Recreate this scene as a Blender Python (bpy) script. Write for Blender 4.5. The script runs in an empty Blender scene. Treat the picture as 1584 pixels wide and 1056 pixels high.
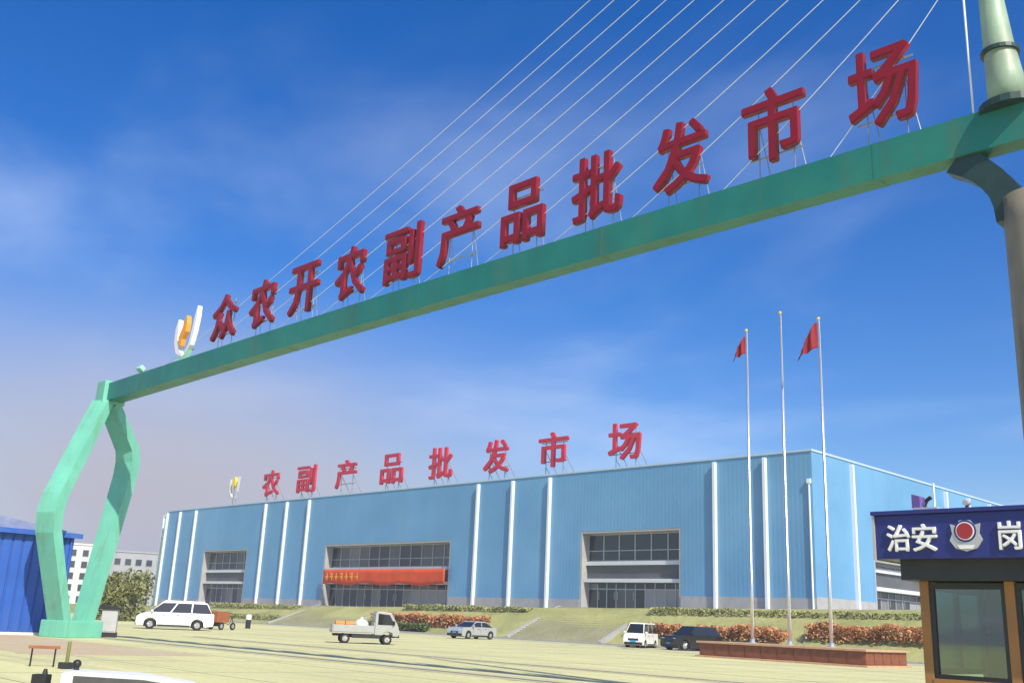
import bpy, bmesh, math, random
from mathutils import Vector, Matrix
random.seed(7)
sc = bpy.context.scene
COL = sc.collection
R = math.radians
PI = math.pi

# ------------------------------------------------------------------ camera
cam_d = bpy.data.cameras.new("camera")
cam = bpy.data.objects.new("camera", cam_d); COL.objects.link(cam)
yaw, pitch, roll = R(45.685), R(15.662), R(2.5813)
fw = Vector((-math.sin(yaw)*math.cos(pitch), math.cos(yaw)*math.cos(pitch), math.sin(pitch)))
r0 = Vector((math.cos(yaw), math.sin(yaw), 0)); u0 = r0.cross(fw)
rt = math.cos(roll)*r0 + math.sin(roll)*u0
up = -math.sin(roll)*r0 + math.cos(roll)*u0
cam.matrix_world = Matrix(((rt.x, up.x, -fw.x, 0), (rt.y, up.y, -fw.y, 0), (rt.z, up.z, -fw.z, 1.45), (0, 0, 0, 1)))
cam_d.sensor_width = 36; cam_d.lens = 1550.5/1584*36
cam_d.clip_end = 8000; cam_d.clip_start = .1
sc.camera = cam

# ------------------------------------------------------------------ light
SUN_DIR = Vector((.955, -.295, 0)).normalized()
SUN_EL = R(44)
sun_d = bpy.data.lights.new("sun", 'SUN'); sun = bpy.data.objects.new("sun", sun_d); COL.objects.link(sun)
sun_d.energy = 4.8; sun_d.angle = R(.5); sun_d.color = (1, .93, .80)
sd = Vector((SUN_DIR.x*math.cos(SUN_EL), SUN_DIR.y*math.cos(SUN_EL), math.sin(SUN_EL)))
sun.rotation_euler = sd.to_track_quat('Z', 'Y').to_euler()
sun.location = (60, -30, 60)

w = bpy.data.worlds.new("World"); sc.world = w; w.use_nodes = True
nt = w.node_tree; nt.nodes.clear()
def N(t, ty, **kw):
    n = t.nodes.new(ty)
    for k, v in kw.items():
        if k.startswith('i_'): n.inputs[k[2:].replace('_', ' ')].default_value = v
        else: setattr(n, k, v)
    return n
out = N(nt, 'ShaderNodeOutputWorld'); bg = N(nt, 'ShaderNodeBackground'); bg.inputs[1].default_value = .13
sky = N(nt, 'ShaderNodeTexSky'); sky.sky_type = 'NISHITA'; sky.sun_disc = False
sky.sun_elevation = SUN_EL; sky.sun_rotation = math.atan2(SUN_DIR.x, SUN_DIR.y)
sky.air_density = 1.0; sky.dust_density = 1.4; sky.ozone_density = 3.0; sky.altitude = 0
hs = N(nt, 'ShaderNodeHueSaturation'); hs.inputs['Hue'].default_value = .514; hs.inputs['Saturation'].default_value = 1.44; hs.inputs['Value'].default_value = 1.08
gm = N(nt, 'ShaderNodeGamma'); gm.inputs[1].default_value = 1.0
tc = N(nt, 'ShaderNodeTexCoord'); sep = N(nt, 'ShaderNodeSeparateXYZ')
nt.links.new(tc.outputs['Generated'], sep.inputs[0])
# cirrus layer: project the direction on a plane above
addz = N(nt, 'ShaderNodeMath', operation='ADD'); nt.links.new(sep.outputs[2], addz.inputs[0]); addz.inputs[1].default_value = .10
dx = N(nt, 'ShaderNodeMath', operation='DIVIDE'); dy = N(nt, 'ShaderNodeMath', operation='DIVIDE')
nt.links.new(sep.outputs[0], dx.inputs[0]); nt.links.new(addz.outputs[0], dx.inputs[1])
nt.links.new(sep.outputs[1], dy.inputs[0]); nt.links.new(addz.outputs[0], dy.inputs[1])
cb = N(nt, 'ShaderNodeCombineXYZ'); nt.links.new(dx.outputs[0], cb.inputs[0]); nt.links.new(dy.outputs[0], cb.inputs[1])
mp = N(nt, 'ShaderNodeMapping'); mp.inputs['Rotation'].default_value = (0, 0, R(35)); mp.inputs['Scale'].default_value = (.62, .80, 1); mp.inputs['Location'].default_value = (5.3, 2.9, 0)
nt.links.new(cb.outputs[0], mp.inputs[0])
nz = N(nt, 'ShaderNodeTexNoise', i_Scale=1.15, i_Detail=7.0, i_Roughness=.52); nz.inputs['Distortion'].default_value = .25
nt.links.new(mp.outputs[0], nz.inputs['Vector'])
cr = N(nt, 'ShaderNodeMapRange'); cr.inputs[1].default_value = .45; cr.inputs[2].default_value = .78; cr.inputs[3].default_value = 0; cr.inputs[4].default_value = .36
cr.interpolation_type = 'SMOOTHSTEP'
nt.links.new(nz.outputs[0], cr.inputs[0])
mx = N(nt, 'ShaderNodeMix', data_type='RGBA')
mx.inputs[7].default_value = (5.2, 6.0, 7.6, 1)
nt.links.new(sky.outputs[0], hs.inputs['Color']); nt.links.new(hs.outputs[0], gm.inputs[0])
nt.links.new(gm.outputs[0], mx.inputs[6]); nt.links.new(cr.outputs[0], mx.inputs[0])
# low pale cloud bank towards the west (direction of the far end of the hall and beyond)
lowm = N(nt, 'ShaderNodeMapRange', interpolation_type='SMOOTHSTEP'); lowm.inputs[1].default_value = .34; lowm.inputs[2].default_value = .10
nt.links.new(sep.outputs[2], lowm.inputs[0])
wst = N(nt, 'ShaderNodeMapRange', interpolation_type='SMOOTHSTEP'); wst.inputs[1].default_value = -.55; wst.inputs[2].default_value = -.90
nt.links.new(sep.outputs[0], wst.inputs[0])
n5 = N(nt, 'ShaderNodeTexNoise', i_Scale=3.2, i_Detail=5.0, i_Roughness=.5); nt.links.new(tc.outputs['Generated'], n5.inputs['Vector'])
r5 = N(nt, 'ShaderNodeMapRange'); r5.inputs[1].default_value = .3; r5.inputs[2].default_value = .6; r5.inputs[3].default_value = .70; nt.links.new(n5.outputs[0], r5.inputs[0])
ma = N(nt, 'ShaderNodeMath', operation='MULTIPLY'); nt.links.new(lowm.outputs[0], ma.inputs[0]); nt.links.new(wst.outputs[0], ma.inputs[1])
mb = N(nt, 'ShaderNodeMath', operation='MULTIPLY'); nt.links.new(ma.outputs[0], mb.inputs[0]); nt.links.new(r5.outputs[0], mb.inputs[1])
mx2 = N(nt, 'ShaderNodeMix', data_type='RGBA'); mx2.inputs[7].default_value = (3.45, 3.40, 3.95, 1)
nt.links.new(mb.outputs[0], mx2.inputs[0]); nt.links.new(mx.outputs[2], mx2.inputs[6])
nt.links.new(mx2.outputs[2], bg.inputs[0]); nt.links.new(bg.outputs[0], out.inputs[0])

vs = sc.view_settings
vs.view_transform = 'Standard'; vs.look = 'None'; vs.exposure = .25; vs.gamma = 1; vs.use_curve_mapping = False

# ------------------------------------------------------------------ materials
def mat(name, col, rough=.6, metal=0, var=.12, scale=3.0, bump=0, bscale=30, spec=.5, dirt=None, dscale=.4, coat=0, streak=None, sscale=3):
    m = bpy.data.materials.new(name); m.use_nodes = True; t = m.node_tree
    b = t.nodes['Principled BSDF']
    b.inputs['Roughness'].default_value = rough; b.inputs['Metallic'].default_value = metal
    b.inputs['Specular IOR Level'].default_value = spec
    b.inputs['Coat Weight'].default_value = coat; b.inputs['Coat Roughness'].default_value = .08
    tcn = N(t, 'ShaderNodeTexCoord')
    n1 = N(t, 'ShaderNodeTexNoise', i_Scale=scale, i_Detail=6.0, i_Roughness=.6); t.links.new(tcn.outputs['Object'], n1.inputs['Vector'])
    mr = N(t, 'ShaderNodeMapRange'); mr.inputs[1].default_value = .3; mr.inputs[2].default_value = .7
    mr.inputs[3].default_value = 1-var; mr.inputs[4].default_value = 1+var
    t.links.new(n1.outputs[0], mr.inputs[0])
    mu = N(t, 'ShaderNodeVectorMath', operation='SCALE'); mu.inputs[0].default_value = col[:3]
    t.links.new(mr.outputs[0], mu.inputs['Scale'])
    last = mu.outputs[0]
    if dirt:
        n2 = N(t, 'ShaderNodeTexNoise', i_Scale=dscale, i_Detail=8.0, i_Roughness=.65); t.links.new(tcn.outputs['Object'], n2.inputs['Vector'])
        m2 = N(t, 'ShaderNodeMapRange'); m2.inputs[1].default_value = .48; m2.inputs[2].default_value = .72; m2.inputs[4].default_value = dirt[3] if len(dirt) > 3 else .7
        t.links.new(n2.outputs[0], m2.inputs[0])
        mm = N(t, 'ShaderNodeMix', data_type='RGBA'); mm.inputs[7].default_value = (*dirt[:3], 1)
        t.links.new(m2.outputs[0], mm.inputs[0]); t.links.new(last, mm.inputs[6]); last = mm.outputs[2]
    if streak:                                         # rain streaks and rust runs down the surface
        ms = N(t, 'ShaderNodeMapping'); ms.inputs['Scale'].default_value = (sscale, sscale, sscale*.06); t.links.new(tcn.outputs['Object'], ms.inputs[0])
        n4 = N(t, 'ShaderNodeTexNoise', i_Scale=1.0, i_Detail=6.0, i_Roughness=.7); t.links.new(ms.outputs[0], n4.inputs['Vector'])
        m4 = N(t, 'ShaderNodeMapRange'); m4.inputs[1].default_value = .50; m4.inputs[2].default_value = .78; m4.inputs[4].default_value = streak[3]
        t.links.new(n4.outputs[0], m4.inputs[0])
        m5 = N(t, 'ShaderNodeMix', data_type='RGBA'); m5.inputs[7].default_value = (*streak[:3], 1)
        t.links.new(m4.outputs[0], m5.inputs[0]); t.links.new(last, m5.inputs[6]); last = m5.outputs[2]
        rr = N(t, 'ShaderNodeMapRange'); rr.inputs[3].default_value = rough; rr.inputs[4].default_value = min(1, rough+.35); t.links.new(m4.outputs[0], rr.inputs[0]); t.links.new(rr.outputs[0], b.inputs['Roughness'])
    t.links.new(last, b.inputs['Base Color'])
    if bump:
        n3 = N(t, 'ShaderNodeTexNoise', i_Scale=bscale, i_Detail=4.0); t.links.new(tcn.outputs['Object'], n3.inputs['Vector'])
        bp = N(t, 'ShaderNodeBump', i_Strength=bump, i_Distance=.02); t.links.new(n3.outputs[0], bp.inputs['Height'])
        t.links.new(bp.outputs[0], b.inputs['Normal'])
    return m

M = {}
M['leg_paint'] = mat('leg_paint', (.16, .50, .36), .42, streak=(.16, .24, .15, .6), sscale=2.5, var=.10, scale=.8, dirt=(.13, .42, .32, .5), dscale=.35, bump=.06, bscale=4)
M['column_paint'] = mat('column_paint', (.22, .195, .14), .5, streak=(.08, .06, .04, .6), sscale=4, var=.2, scale=1.2, dirt=(.10, .10, .08, .6), dscale=.5)
M['gate_paint'] = mat('gate_paint', (.018, .175, .150), .40, coat=0, streak=(.10, .12, .08, .55), sscale=2.2, var=.10, scale=.8, dirt=(.045, .25, .17, .6), dscale=.35, bump=.04, bscale=3, spec=.32)
M['gate_dark'] = mat('gate_dark', (.02, .05, .045), .45, var=.15)
M['pylon'] = mat('pylon', (.28, .40, .29), .45, streak=(.14, .12, .07, .7), sscale=4, var=.15, scale=1.2, dirt=(.22, .21, .13, .7), dscale=.5)
M['cable'] = mat('cable', (.78, .80, .80), .35, var=.05)
M['red_sign'] = mat('red_sign', (.23, .004, .009), .4, var=.12, scale=1.5)
M['red_edge'] = mat('red_edge', (.20, .005, .010), .45, var=.15)
M['roof_red'] = mat('roof_red', (.50, .02, .045), .5, var=.12, scale=.8)
M['strut'] = mat('strut', (.30, .33, .33), .5, metal=.4, var=.2)
M['white'] = mat('white', (.80, .80, .78), .45, var=.04)
M['orange'] = mat('orange', (.80, .33, .03), .45, var=.06)
M['mint'] = mat('mint', (.35, .66, .50), .45, var=.06)
M['yellow'] = mat('yellow', (.78, .62, .05), .5, var=.08)
M['hall_blue'] = mat('hall_blue', (.122, .315, .52), .42, streak=(.16, .30, .42, .6), sscale=.8, var=.09, scale=.12, dirt=(.22, .42, .60, .35), dscale=.06)
M['fin'] = mat('fin', (.74, .80, .82), .4, streak=(.42, .44, .42, .6), sscale=5, var=.05, scale=.6)
M['stone'] = mat('stone', (.36, .36, .35), .7, var=.12, scale=1.0, bump=.2)
M['coping'] = mat('coping', (.42, .55, .66), .5, var=.06)
M['frame_metal'] = mat('frame_metal', (.42, .44, .44), .4, metal=.3, var=.1)
M['bay_dark'] = mat('bay_dark', (.10, .105, .11), .5, var=.2, scale=.4)
M['bay_panel'] = mat('bay_panel', (.30, .31, .31), .5, var=.15, scale=.5)
M['bay_inner'] = mat('bay_inner', (.16, .17, .17), .7, var=.15)
M['canopy'] = mat('canopy', (.62, .64, .64), .4, var=.06)
M['glass_dark'] = mat('glass_dark', (.035, .045, .05), .08, var=.3, scale=.15, spec=.7)
M['glass_car'] = mat('glass_car', (.015, .018, .02), .05, var=.1, spec=.8)
M['banner'] = mat('banner', (.62, .075, .012), .7, var=.18, scale=.5, bump=.2, bscale=2)
M['gold'] = mat('gold', (.75, .48, .04), .5, var=.1)
M['booth_blue'] = mat('booth_blue', (.022, .030, .175), .35, var=.12, scale=2)
M['booth_wood'] = mat('booth_wood', (.34, .16, .05), .5, var=.2, scale=4, dirt=(.08, .06, .03, .5), dscale=2)
M['booth_dark'] = mat('booth_dark', (.03, .032, .034), .5, var=.2)
M['steel_pole'] = mat('steel_pole', (.62, .64, .66), .28, metal=.75, var=.06)
M['brown_stone'] = mat('brown_stone', (.20, .065, .03), .45, var=.25, scale=2.5, bump=.15, bscale=8)
M['brown_top'] = mat('brown_top', (.50, .30, .18), .6, var=.15, scale=2)
M['flag_red'] = mat('flag_red', (.24, .006, .012), .8, var=.1)
M['shed_blue'] = mat('shed_blue', (.025, .10, .42), .45, streak=(.10, .12, .22, .7), sscale=3, var=.12, scale=.6, dirt=(.05, .16, .42, .6), dscale=.5)
M['shed_roof'] = mat('shed_roof', (.20, .24, .42), .5, var=.15)
M['white_car'] = mat('white_car', (.80, .81, .80), .3, var=.03, coat=.6)
M['silver_car'] = mat('silver_car', (.50, .52, .53), .32, metal=.4, var=.05, coat=.5)
M['grey_truck'] = mat('grey_truck', (.36, .375, .36), .4, var=.08, coat=.3)
M['black_car'] = mat('black_car', (.012, .014, .016), .25, var=.1, coat=.7)
M['rubber'] = mat('rubber', (.018, .018, .018), .85, var=.2)
M['alloy'] = mat('alloy', (.55, .56, .57), .35, metal=.7, var=.06)
M['trim_black'] = mat('trim_black', (.02, .02, .022), .5, var=.2)
M['lamp_clear'] = mat('lamp_clear', (.75, .77, .78), .12, var=.05, spec=.8)
M['lamp_red'] = mat('lamp_red', (.40, .012, .01), .2, var=.05)
M['crate_orange'] = mat('crate_orange', (.65, .28, .08), .6, var=.15, scale=2)
M['tricycle_red'] = mat('tricycle_red', (.30, .10, .04), .5, var=.15)
M['cabinet'] = mat('cabinet', (.45, .46, .46), .5, var=.1, scale=2)
M['apt_wall'] = mat('apt_wall', (.62, .60, .58), .8, var=.08, scale=.2)
M['grey_wall'] = mat('grey_wall', (.34, .35, .36), .8, var=.1, scale=.15)
M['bark'] = mat('bark', (.10, .075, .05), .9, var=.25, scale=4, bump=.4)
M['hedge_olive'] = mat('hedge_olive', (.27, .28, .10), .7, var=.35, scale=.9)
M['leaf_olive'] = mat('leaf_olive', (.19, .20, .06), .7, var=.45, scale=.9)
M['leaf_green'] = mat('leaf_green', (.10, .135, .04), .7, var=.45, scale=.8)
M['leaf_red'] = mat('leaf_red', (.50, .24, .10), .7, var=.35, scale=.8)
M['chair'] = mat('chair', (.03, .03, .035), .6, var=.2)
M['badge_silver'] = mat('badge_silver', (.50, .51, .50), .35, metal=.3, var=.08)
M['badge_red'] = mat('badge_red', (.34, .03, .035), .4, var=.05)
M['concrete_light'] = mat('concrete_light', (.62, .63, .60), .8, var=.08, scale=3, bump=.2)
M['island_dark'] = mat('island_dark', (.06, .06, .062), .7, var=.2, scale=4)
M['kerb'] = mat('kerb', (.42, .42, .38), .85, var=.12, scale=2, bump=.2)
M['drain'] = mat('drain', (.10, .10, .095), .7, var=.3, scale=3)
M['blue_plastic'] = mat('blue_plastic', (.02, .30, .55), .4, var=.1)
M['green_plastic'] = mat('green_plastic', (.04, .30, .06), .4, var=.1)
M['siren'] = mat('siren', (.16, .09, .30), .35, var=.1)

# clear window glass: fresnel mix of mirror and see-through
def glass_mat(name, tint):
    m = bpy.data.materials.new(name); m.use_nodes = True; t = m.node_tree; t.nodes.clear()
    o = N(t, 'ShaderNodeOutputMaterial'); mxs = N(t, 'ShaderNodeMixShader'); lw = N(t, 'ShaderNodeLayerWeight', i_Blend=.5); fr = N(t, 'ShaderNodeMapRange'); t.links.new(lw.outputs['Facing'], fr.inputs[0]); fr.inputs[3].default_value = .13; fr.inputs[4].default_value = .85
    g = N(t, 'ShaderNodeBsdfGlossy', i_Roughness=.03); tr = N(t, 'ShaderNodeBsdfTransparent'); tr.inputs[0].default_value = (*tint, 1)
    t.links.new(fr.outputs[0], mxs.inputs[0]); t.links.new(tr.outputs[0], mxs.inputs[1]); t.links.new(g.outputs[0], mxs.inputs[2])
    t.links.new(mxs.outputs[0], o.inputs[0]); return m
M['glass'] = glass_mat('glass', (.62, .80, .74))

# ribbed cladding for hall: fine vertical relief
def ribbed(m, axis_scale, strength, dist):
    t = m.node_tree; b = t.nodes['Principled BSDF']
    tcn = N(t, 'ShaderNodeTexCoord'); s = N(t, 'ShaderNodeSeparateXYZ'); t.links.new(tcn.outputs['Object'], s.inputs[0])
    a = N(t, 'ShaderNodeMath', operation='ADD'); t.links.new(s.outputs[0], a.inputs[0]); t.links.new(s.outputs[1], a.inputs[1])
    f = N(t, 'ShaderNodeMath', operation='MULTIPLY'); t.links.new(a.outputs[0], f.inputs[0]); f.inputs[1].default_value = axis_scale
    fr = N(t, 'ShaderNodeMath', operation='PINGPONG'); t.links.new(f.outputs[0], fr.inputs[0]); fr.inputs[1].default_value = .5
    bp = N(t, 'ShaderNodeBump', i_Strength=strength, i_Distance=dist); t.links.new(fr.outputs[0], bp.inputs['Height'])
    t.links.new(bp.outputs[0], b.inputs['Normal'])
ribbed(M['hall_blue'], 2.2, .35, .05)

def ground_mat(name, base, alt, s1, s2, rough=.85, extra=None):
    m = bpy.data.materials.new(name); m.use_nodes = True; t = m.node_tree; b = t.nodes['Principled BSDF']
    b.inputs['Roughness'].default_value = rough; b.inputs['Specular IOR Level'].default_value = .2
    tcn = N(t, 'ShaderNodeTexCoord')
    n1 = N(t, 'ShaderNodeTexNoise', i_Scale=s1, i_Detail=8.0, i_Roughness=.62); t.links.new(tcn.outputs['Object'], n1.inputs['Vector'])
    n2 = N(t, 'ShaderNodeTexNoise', i_Scale=s2, i_Detail=5.0, i_Roughness=.6); t.links.new(tcn.outputs['Object'], n2.inputs['Vector'])
    r1 = N(t, 'ShaderNodeMapRange'); r1.inputs[1].default_value = .38; r1.inputs[2].default_value = .66; t.links.new(n1.outputs[0], r1.inputs[0])
    m1 = N(t, 'ShaderNodeMix', data_type='RGBA'); m1.inputs[6].default_value = (*base, 1); m1.inputs[7].default_value = (*alt, 1)
    t.links.new(r1.outputs[0], m1.inputs[0])
    r2 = N(t, 'ShaderNodeMapRange'); r2.inputs[1].default_value = .25; r2.inputs[2].default_value = .75; r2.inputs[3].default_value = .84; r2.inputs[4].default_value = 1.14
    t.links.new(n2.outputs[0], r2.inputs[0])
    src = m1.outputs[2]
    if extra:                                          # tyre wear along the lane, oil drips and repaired patches
        for rot, sx, sy, lo, hi, amt, colr in ((-8, .05, 1.3, .50, .72, .38, (.20, .19, .12)), (30, .04, .8, .55, .75, .25, (.24, .23, .15))):
            mp_ = N(t, 'ShaderNodeMapping'); mp_.inputs['Rotation'].default_value = (0, 0, R(rot)); mp_.inputs['Scale'].default_value = (sx, sy, 1); t.links.new(tcn.outputs['Object'], mp_.inputs[0])
            nn = N(t, 'ShaderNodeTexNoise', i_Scale=1.0, i_Detail=5.0, i_Roughness=.6); t.links.new(mp_.outputs[0], nn.inputs['Vector'])
            rn = N(t, 'ShaderNodeMapRange'); rn.inputs[1].default_value = lo; rn.inputs[2].default_value = hi; rn.inputs[4].default_value = amt; t.links.new(nn.outputs[0], rn.inputs[0])
            xx = N(t, 'ShaderNodeMix', data_type='RGBA'); xx.inputs[7].default_value = (*colr, 1); t.links.new(rn.outputs[0], xx.inputs[0]); t.links.new(src, xx.inputs[6]); src = xx.outputs[2]
        vo = N(t, 'ShaderNodeTexVoronoi', i_Scale=.55); vo.inputs['Randomness'].default_value = 1; t.links.new(tcn.outputs['Object'], vo.inputs['Vector'])
        nd = N(t, 'ShaderNodeMath', operation='ADD'); nq = N(t, 'ShaderNodeMath', operation='MULTIPLY'); nq.inputs[1].default_value = .35; t.links.new(n2.outputs[0], nq.inputs[0]); t.links.new(vo.outputs['Distance'], nd.inputs[0]); t.links.new(nq.outputs[0], nd.inputs[1])
        rv = N(t, 'ShaderNodeMapRange'); rv.inputs[1].default_value = .30; rv.inputs[2].default_value = .22; rv.inputs[3].default_value = 0; rv.inputs[4].default_value = .55; t.links.new(nd.outputs[0], rv.inputs[0])
        xx = N(t, 'ShaderNodeMix', data_type='RGBA'); xx.inputs[7].default_value = (.16, .155, .11, 1); t.links.new(rv.outputs[0], xx.inputs[0]); t.links.new(src, xx.inputs[6]); src = xx.outputs[2]
    sc_ = N(t, 'ShaderNodeVectorMath', operation='SCALE'); t.links.new(src, sc_.inputs[0]); t.links.new(r2.outputs[0], sc_.inputs['Scale'])
    t.links.new(sc_.outputs[0], b.inputs['Base Color'])
    bp = N(t, 'ShaderNodeBump', i_Strength=.3, i_Distance=.02); t.links.new(n2.outputs[0], bp.inputs['Height']); t.links.new(bp.outputs[0], b.inputs['Normal'])
    return m
M['plaza'] = ground_mat('plaza', (.62, .60, .30), (.52, .50, .26), .11, 6.0, extra=True)
M['bank'] = ground_mat('bank', (.36, .36, .15), (.25, .26, .10), .25, 3.0, .95)
M['forecourt'] = ground_mat('forecourt', (.40, .40, .36), (.33, .33, .30), .2, 4.0)
M['brick_pave'] = ground_mat('brick_pave', (.46, .25, .15), (.36, .20, .11), .5, 5.0)
M['pale_pave'] = ground_mat('pale_pave', (.50, .48, .30), (.42, .40, .25), .4, 5.0)

# ------------------------------------------------------------------ helpers
def link(name, bm, m, parent=None, smooth=False):
    me = bpy.data.meshes.new(name)
    bmesh.ops.recalc_face_normals(bm, faces=bm.faces[:])
    bm.to_mesh(me); bm.free()
    if smooth:
        for p in me.polygons: p.use_smooth = True
    for k in (m if isinstance(m, (list, tuple)) else [m]): me.materials.append(M[k] if isinstance(k, str) else k)
    o = bpy.data.objects.new(name, me); COL.objects.link(o)
    if parent is not None: o.parent = parent
    return o
def tag(o, label, cat, group=None):
    o['label'] = label; o['category'] = cat
    if group: o['group'] = group
    return o
def thing(name, label, cat, loc=(0, 0, 0), rz=0, group=None):
    o = bpy.data.objects.new(name, None); COL.objects.link(o); o.location = loc; o.rotation_euler = (0, 0, rz)
    o.empty_display_size = .3
    return tag(o, label, cat, group)
def struct(name, bm, m, kind='structure'):
    o = link(name, bm, m); o['kind'] = kind; return o
def BM(): return bmesh.new()
def box(bm, x0, x1, y0, y1, z0, z1, bev=0, mi=0):
    vs_ = [bm.verts.new((x, y, z)) for x in (x0, x1) for y in (y0, y1) for z in (z0, z1)]
    fs = []
    for q in ((0, 1, 3, 2), (4, 6, 7, 5), (0, 4, 5, 1), (2, 3, 7, 6), (0, 2, 6, 4), (1, 5, 7, 3)):
        f = bm.faces.new([vs_[i] for i in q]); f.material_index = mi; fs.append(f)
    bmesh.ops.recalc_face_normals(bm, faces=fs)
    if bev:
        bmesh.ops.bevel(bm, geom=list({e for f in fs for e in f.edges}), offset=bev, segments=2, affect='EDGES', profile=.6)
def bx(*a, bev=0):
    bm = BM(); box(bm, *a, bev=bev); return bm
def sweep(bm, pts, side, wide, thin):
    """box section swept along pts; side = unit vector of the wide direction"""
    rings = []
    for i, p in enumerate(pts):
        p = Vector(p)
        a = Vector(pts[max(i-1, 0)]); b = Vector(pts[min(i+1, len(pts)-1)])
        d1 = (p-a).normalized() if i else (b-p).normalized(); d2 = (b-p).normalized() if i < len(pts)-1 else d1
        t = (d1+d2).normalized(); n = t.cross(side).normalized(); k = 1/max(.5, t.dot(d1))
        wd = wide[i] if isinstance(wide, (list, tuple)) else wide; th = thin[i] if isinstance(thin, (list, tuple)) else thin
        rings.append([bm.verts.new(p+side*wd*sx*.5+n*th*k*sy*.5) for sx, sy in ((-1, -1), (1, -1), (1, 1), (-1, 1))])
    for r1, r2 in zip(rings, rings[1:]):
        for i in range(4): bm.faces.new((r1[i], r1[(i+1) % 4], r2[(i+1) % 4], r2[i]))
    bm.faces.new(rings[0]); bm.faces.new(rings[-1])
def tube(bm, pts, rad, n=8):
    rings = []
    for i, p in enumerate(pts):
        p = Vector(p); a = Vector(pts[max(i-1, 0)]); b = Vector(pts[min(i+1, len(pts)-1)])
        t = (b-a).normalized(); s = t.cross(Vector((0, 0, 1)) if abs(t.z) < .9 else Vector((1, 0, 0))).normalized(); q = t.cross(s)
        r_ = rad[i] if isinstance(rad, (list, tuple)) else rad
        rings.append([bm.verts.new(p+(s*math.cos(2*PI*k/n)+q*math.sin(2*PI*k/n))*r_) for k in range(n)])
    for r1, r2 in zip(rings, rings[1:]):
        for i in range(n): bm.faces.new((r1[i], r1[(i+1) % n], r2[(i+1) % n], r2[i]))
    bm.faces.new(rings[0]); bm.faces.new(rings[-1])
def prism(bm, poly, y0, y1, bev=0):
    """polygon in (x,z) extruded along y"""
    a = [bm.verts.new((x, y0, z)) for x, z in poly]; b = [bm.verts.new((x, y1, z)) for x, z in poly]
    n = len(poly); fs = [bm.faces.new(a), bm.faces.new(b[::-1])]
    for i in range(n): fs.append(bm.faces.new((a[i], b[i], b[(i+1) % n], a[(i+1) % n])))
    bmesh.ops.recalc_face_normals(bm, faces=fs)
    if bev:
        es = [e for e in {e for f in fs for e in f.edges} if e.calc_face_angle(0) > .5]
        bmesh.ops.bevel(bm, geom=es, offset=bev, segments=2, affect='EDGES', profile=.6, clamp_overlap=True)
def ball(bm, c, r, seg=10, sx=1, sy=1, sz=1):
    m_ = Matrix.Translation(c) @ Matrix.Diagonal((sx, sy, sz, 1))
    bmesh.ops.create_uvsphere(bm, u_segments=seg, v_segments=max(6, seg*2//3), radius=r, matrix=m_)
def glyph_mesh(ch, depth, bold):
    cu = bpy.data.curves.new('glyph', 'FONT'); cu.body = ch; cu.size = 1; cu.offset = bold; cu.extrude = depth/2; cu.resolution_u = 2
    ob = bpy.data.objects.new('glyph', cu); COL.objects.link(ob)
    dg = bpy.context.evaluated_depsgraph_get(); me = bpy.data.meshes.new_from_object(ob.evaluated_get(dg))
    bpy.data.objects.remove(ob); bpy.data.curves.remove(cu)
    me.materials.clear()
    return me
def glyph(name, ch, X0, X1, Z0, Z1, Y, depth, bold, mats, parent=None):
    """a letter standing upright facing -Y, filling the rectangle; strokes thickened by nested copies a few mm apart in depth"""
    src = glyph_mesh(ch, 1.0, 0)
    xs = [v.co.x for v in src.vertices]; ys = [v.co.y for v in src.vertices]
    ax, bx_, ay, by = min(xs)-bold, max(xs)+bold, min(ys)-bold, max(ys)+bold
    bm = BM()
    for k, (ox, oy) in enumerate(((0, 0), (1, 0), (-1, 0), (0, 1), (0, -1), (.96, .94), (-.94, .96), (.92, -.92), (-.90, -.90))):
        n0 = len(bm.verts); bm.from_mesh(src); bm.verts.ensure_lookup_table()
        for v in bm.verts[n0:]:
            u = (v.co.x+ox*bold-ax)/(bx_-ax); t = (v.co.y+oy*bold-ay)/(by-ay); d = v.co.z
            v.co = Vector((X0+u*(X1-X0), Y-d*(depth-k*.004), Z0+t*(Z1-Z0)))
    me = bpy.data.meshes.new(name); bm.normal_update(); bm.to_mesh(me); bm.free(); bpy.data.meshes.remove(src)
    for k in mats: me.materials.append(M[k])
    for p in me.polygons: p.material_index = 0 if len(mats) < 2 or abs(p.normal.y) > .9 else 1
    o = bpy.data.objects.new(name, me); COL.objects.link(o)
    if parent is not None: o.parent = parent
    return o
def copy_tree(o, parent=None):
    c = o.copy(); COL.objects.link(c)
    if parent is not None: c.parent = parent
    for ch in list(o.children): copy_tree(ch, c)
    return c
def inst(name, me, parent, loc, rz=0, scale=None):
    o = bpy.data.objects.new(name, me); COL.objects.link(o); o.parent = parent; o.location = loc; o.rotation_euler = (0, 0, rz)
    if scale: o.scale = scale
    return o

# ------------------------------------------------------------------ ground
def T(x): return 3.55+(max(-175, min(x, 0))+44)*.0165          # height of the hall's raised forecourt
bm = BM()
S = 1500
for q in [((-S, -S), (S, -S), (S, S), (-S, S))]:
    bm.faces.new([bm.verts.new((x, y, 0)) for x, y in q])
struct('ground', bm, 'plaza')

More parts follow.
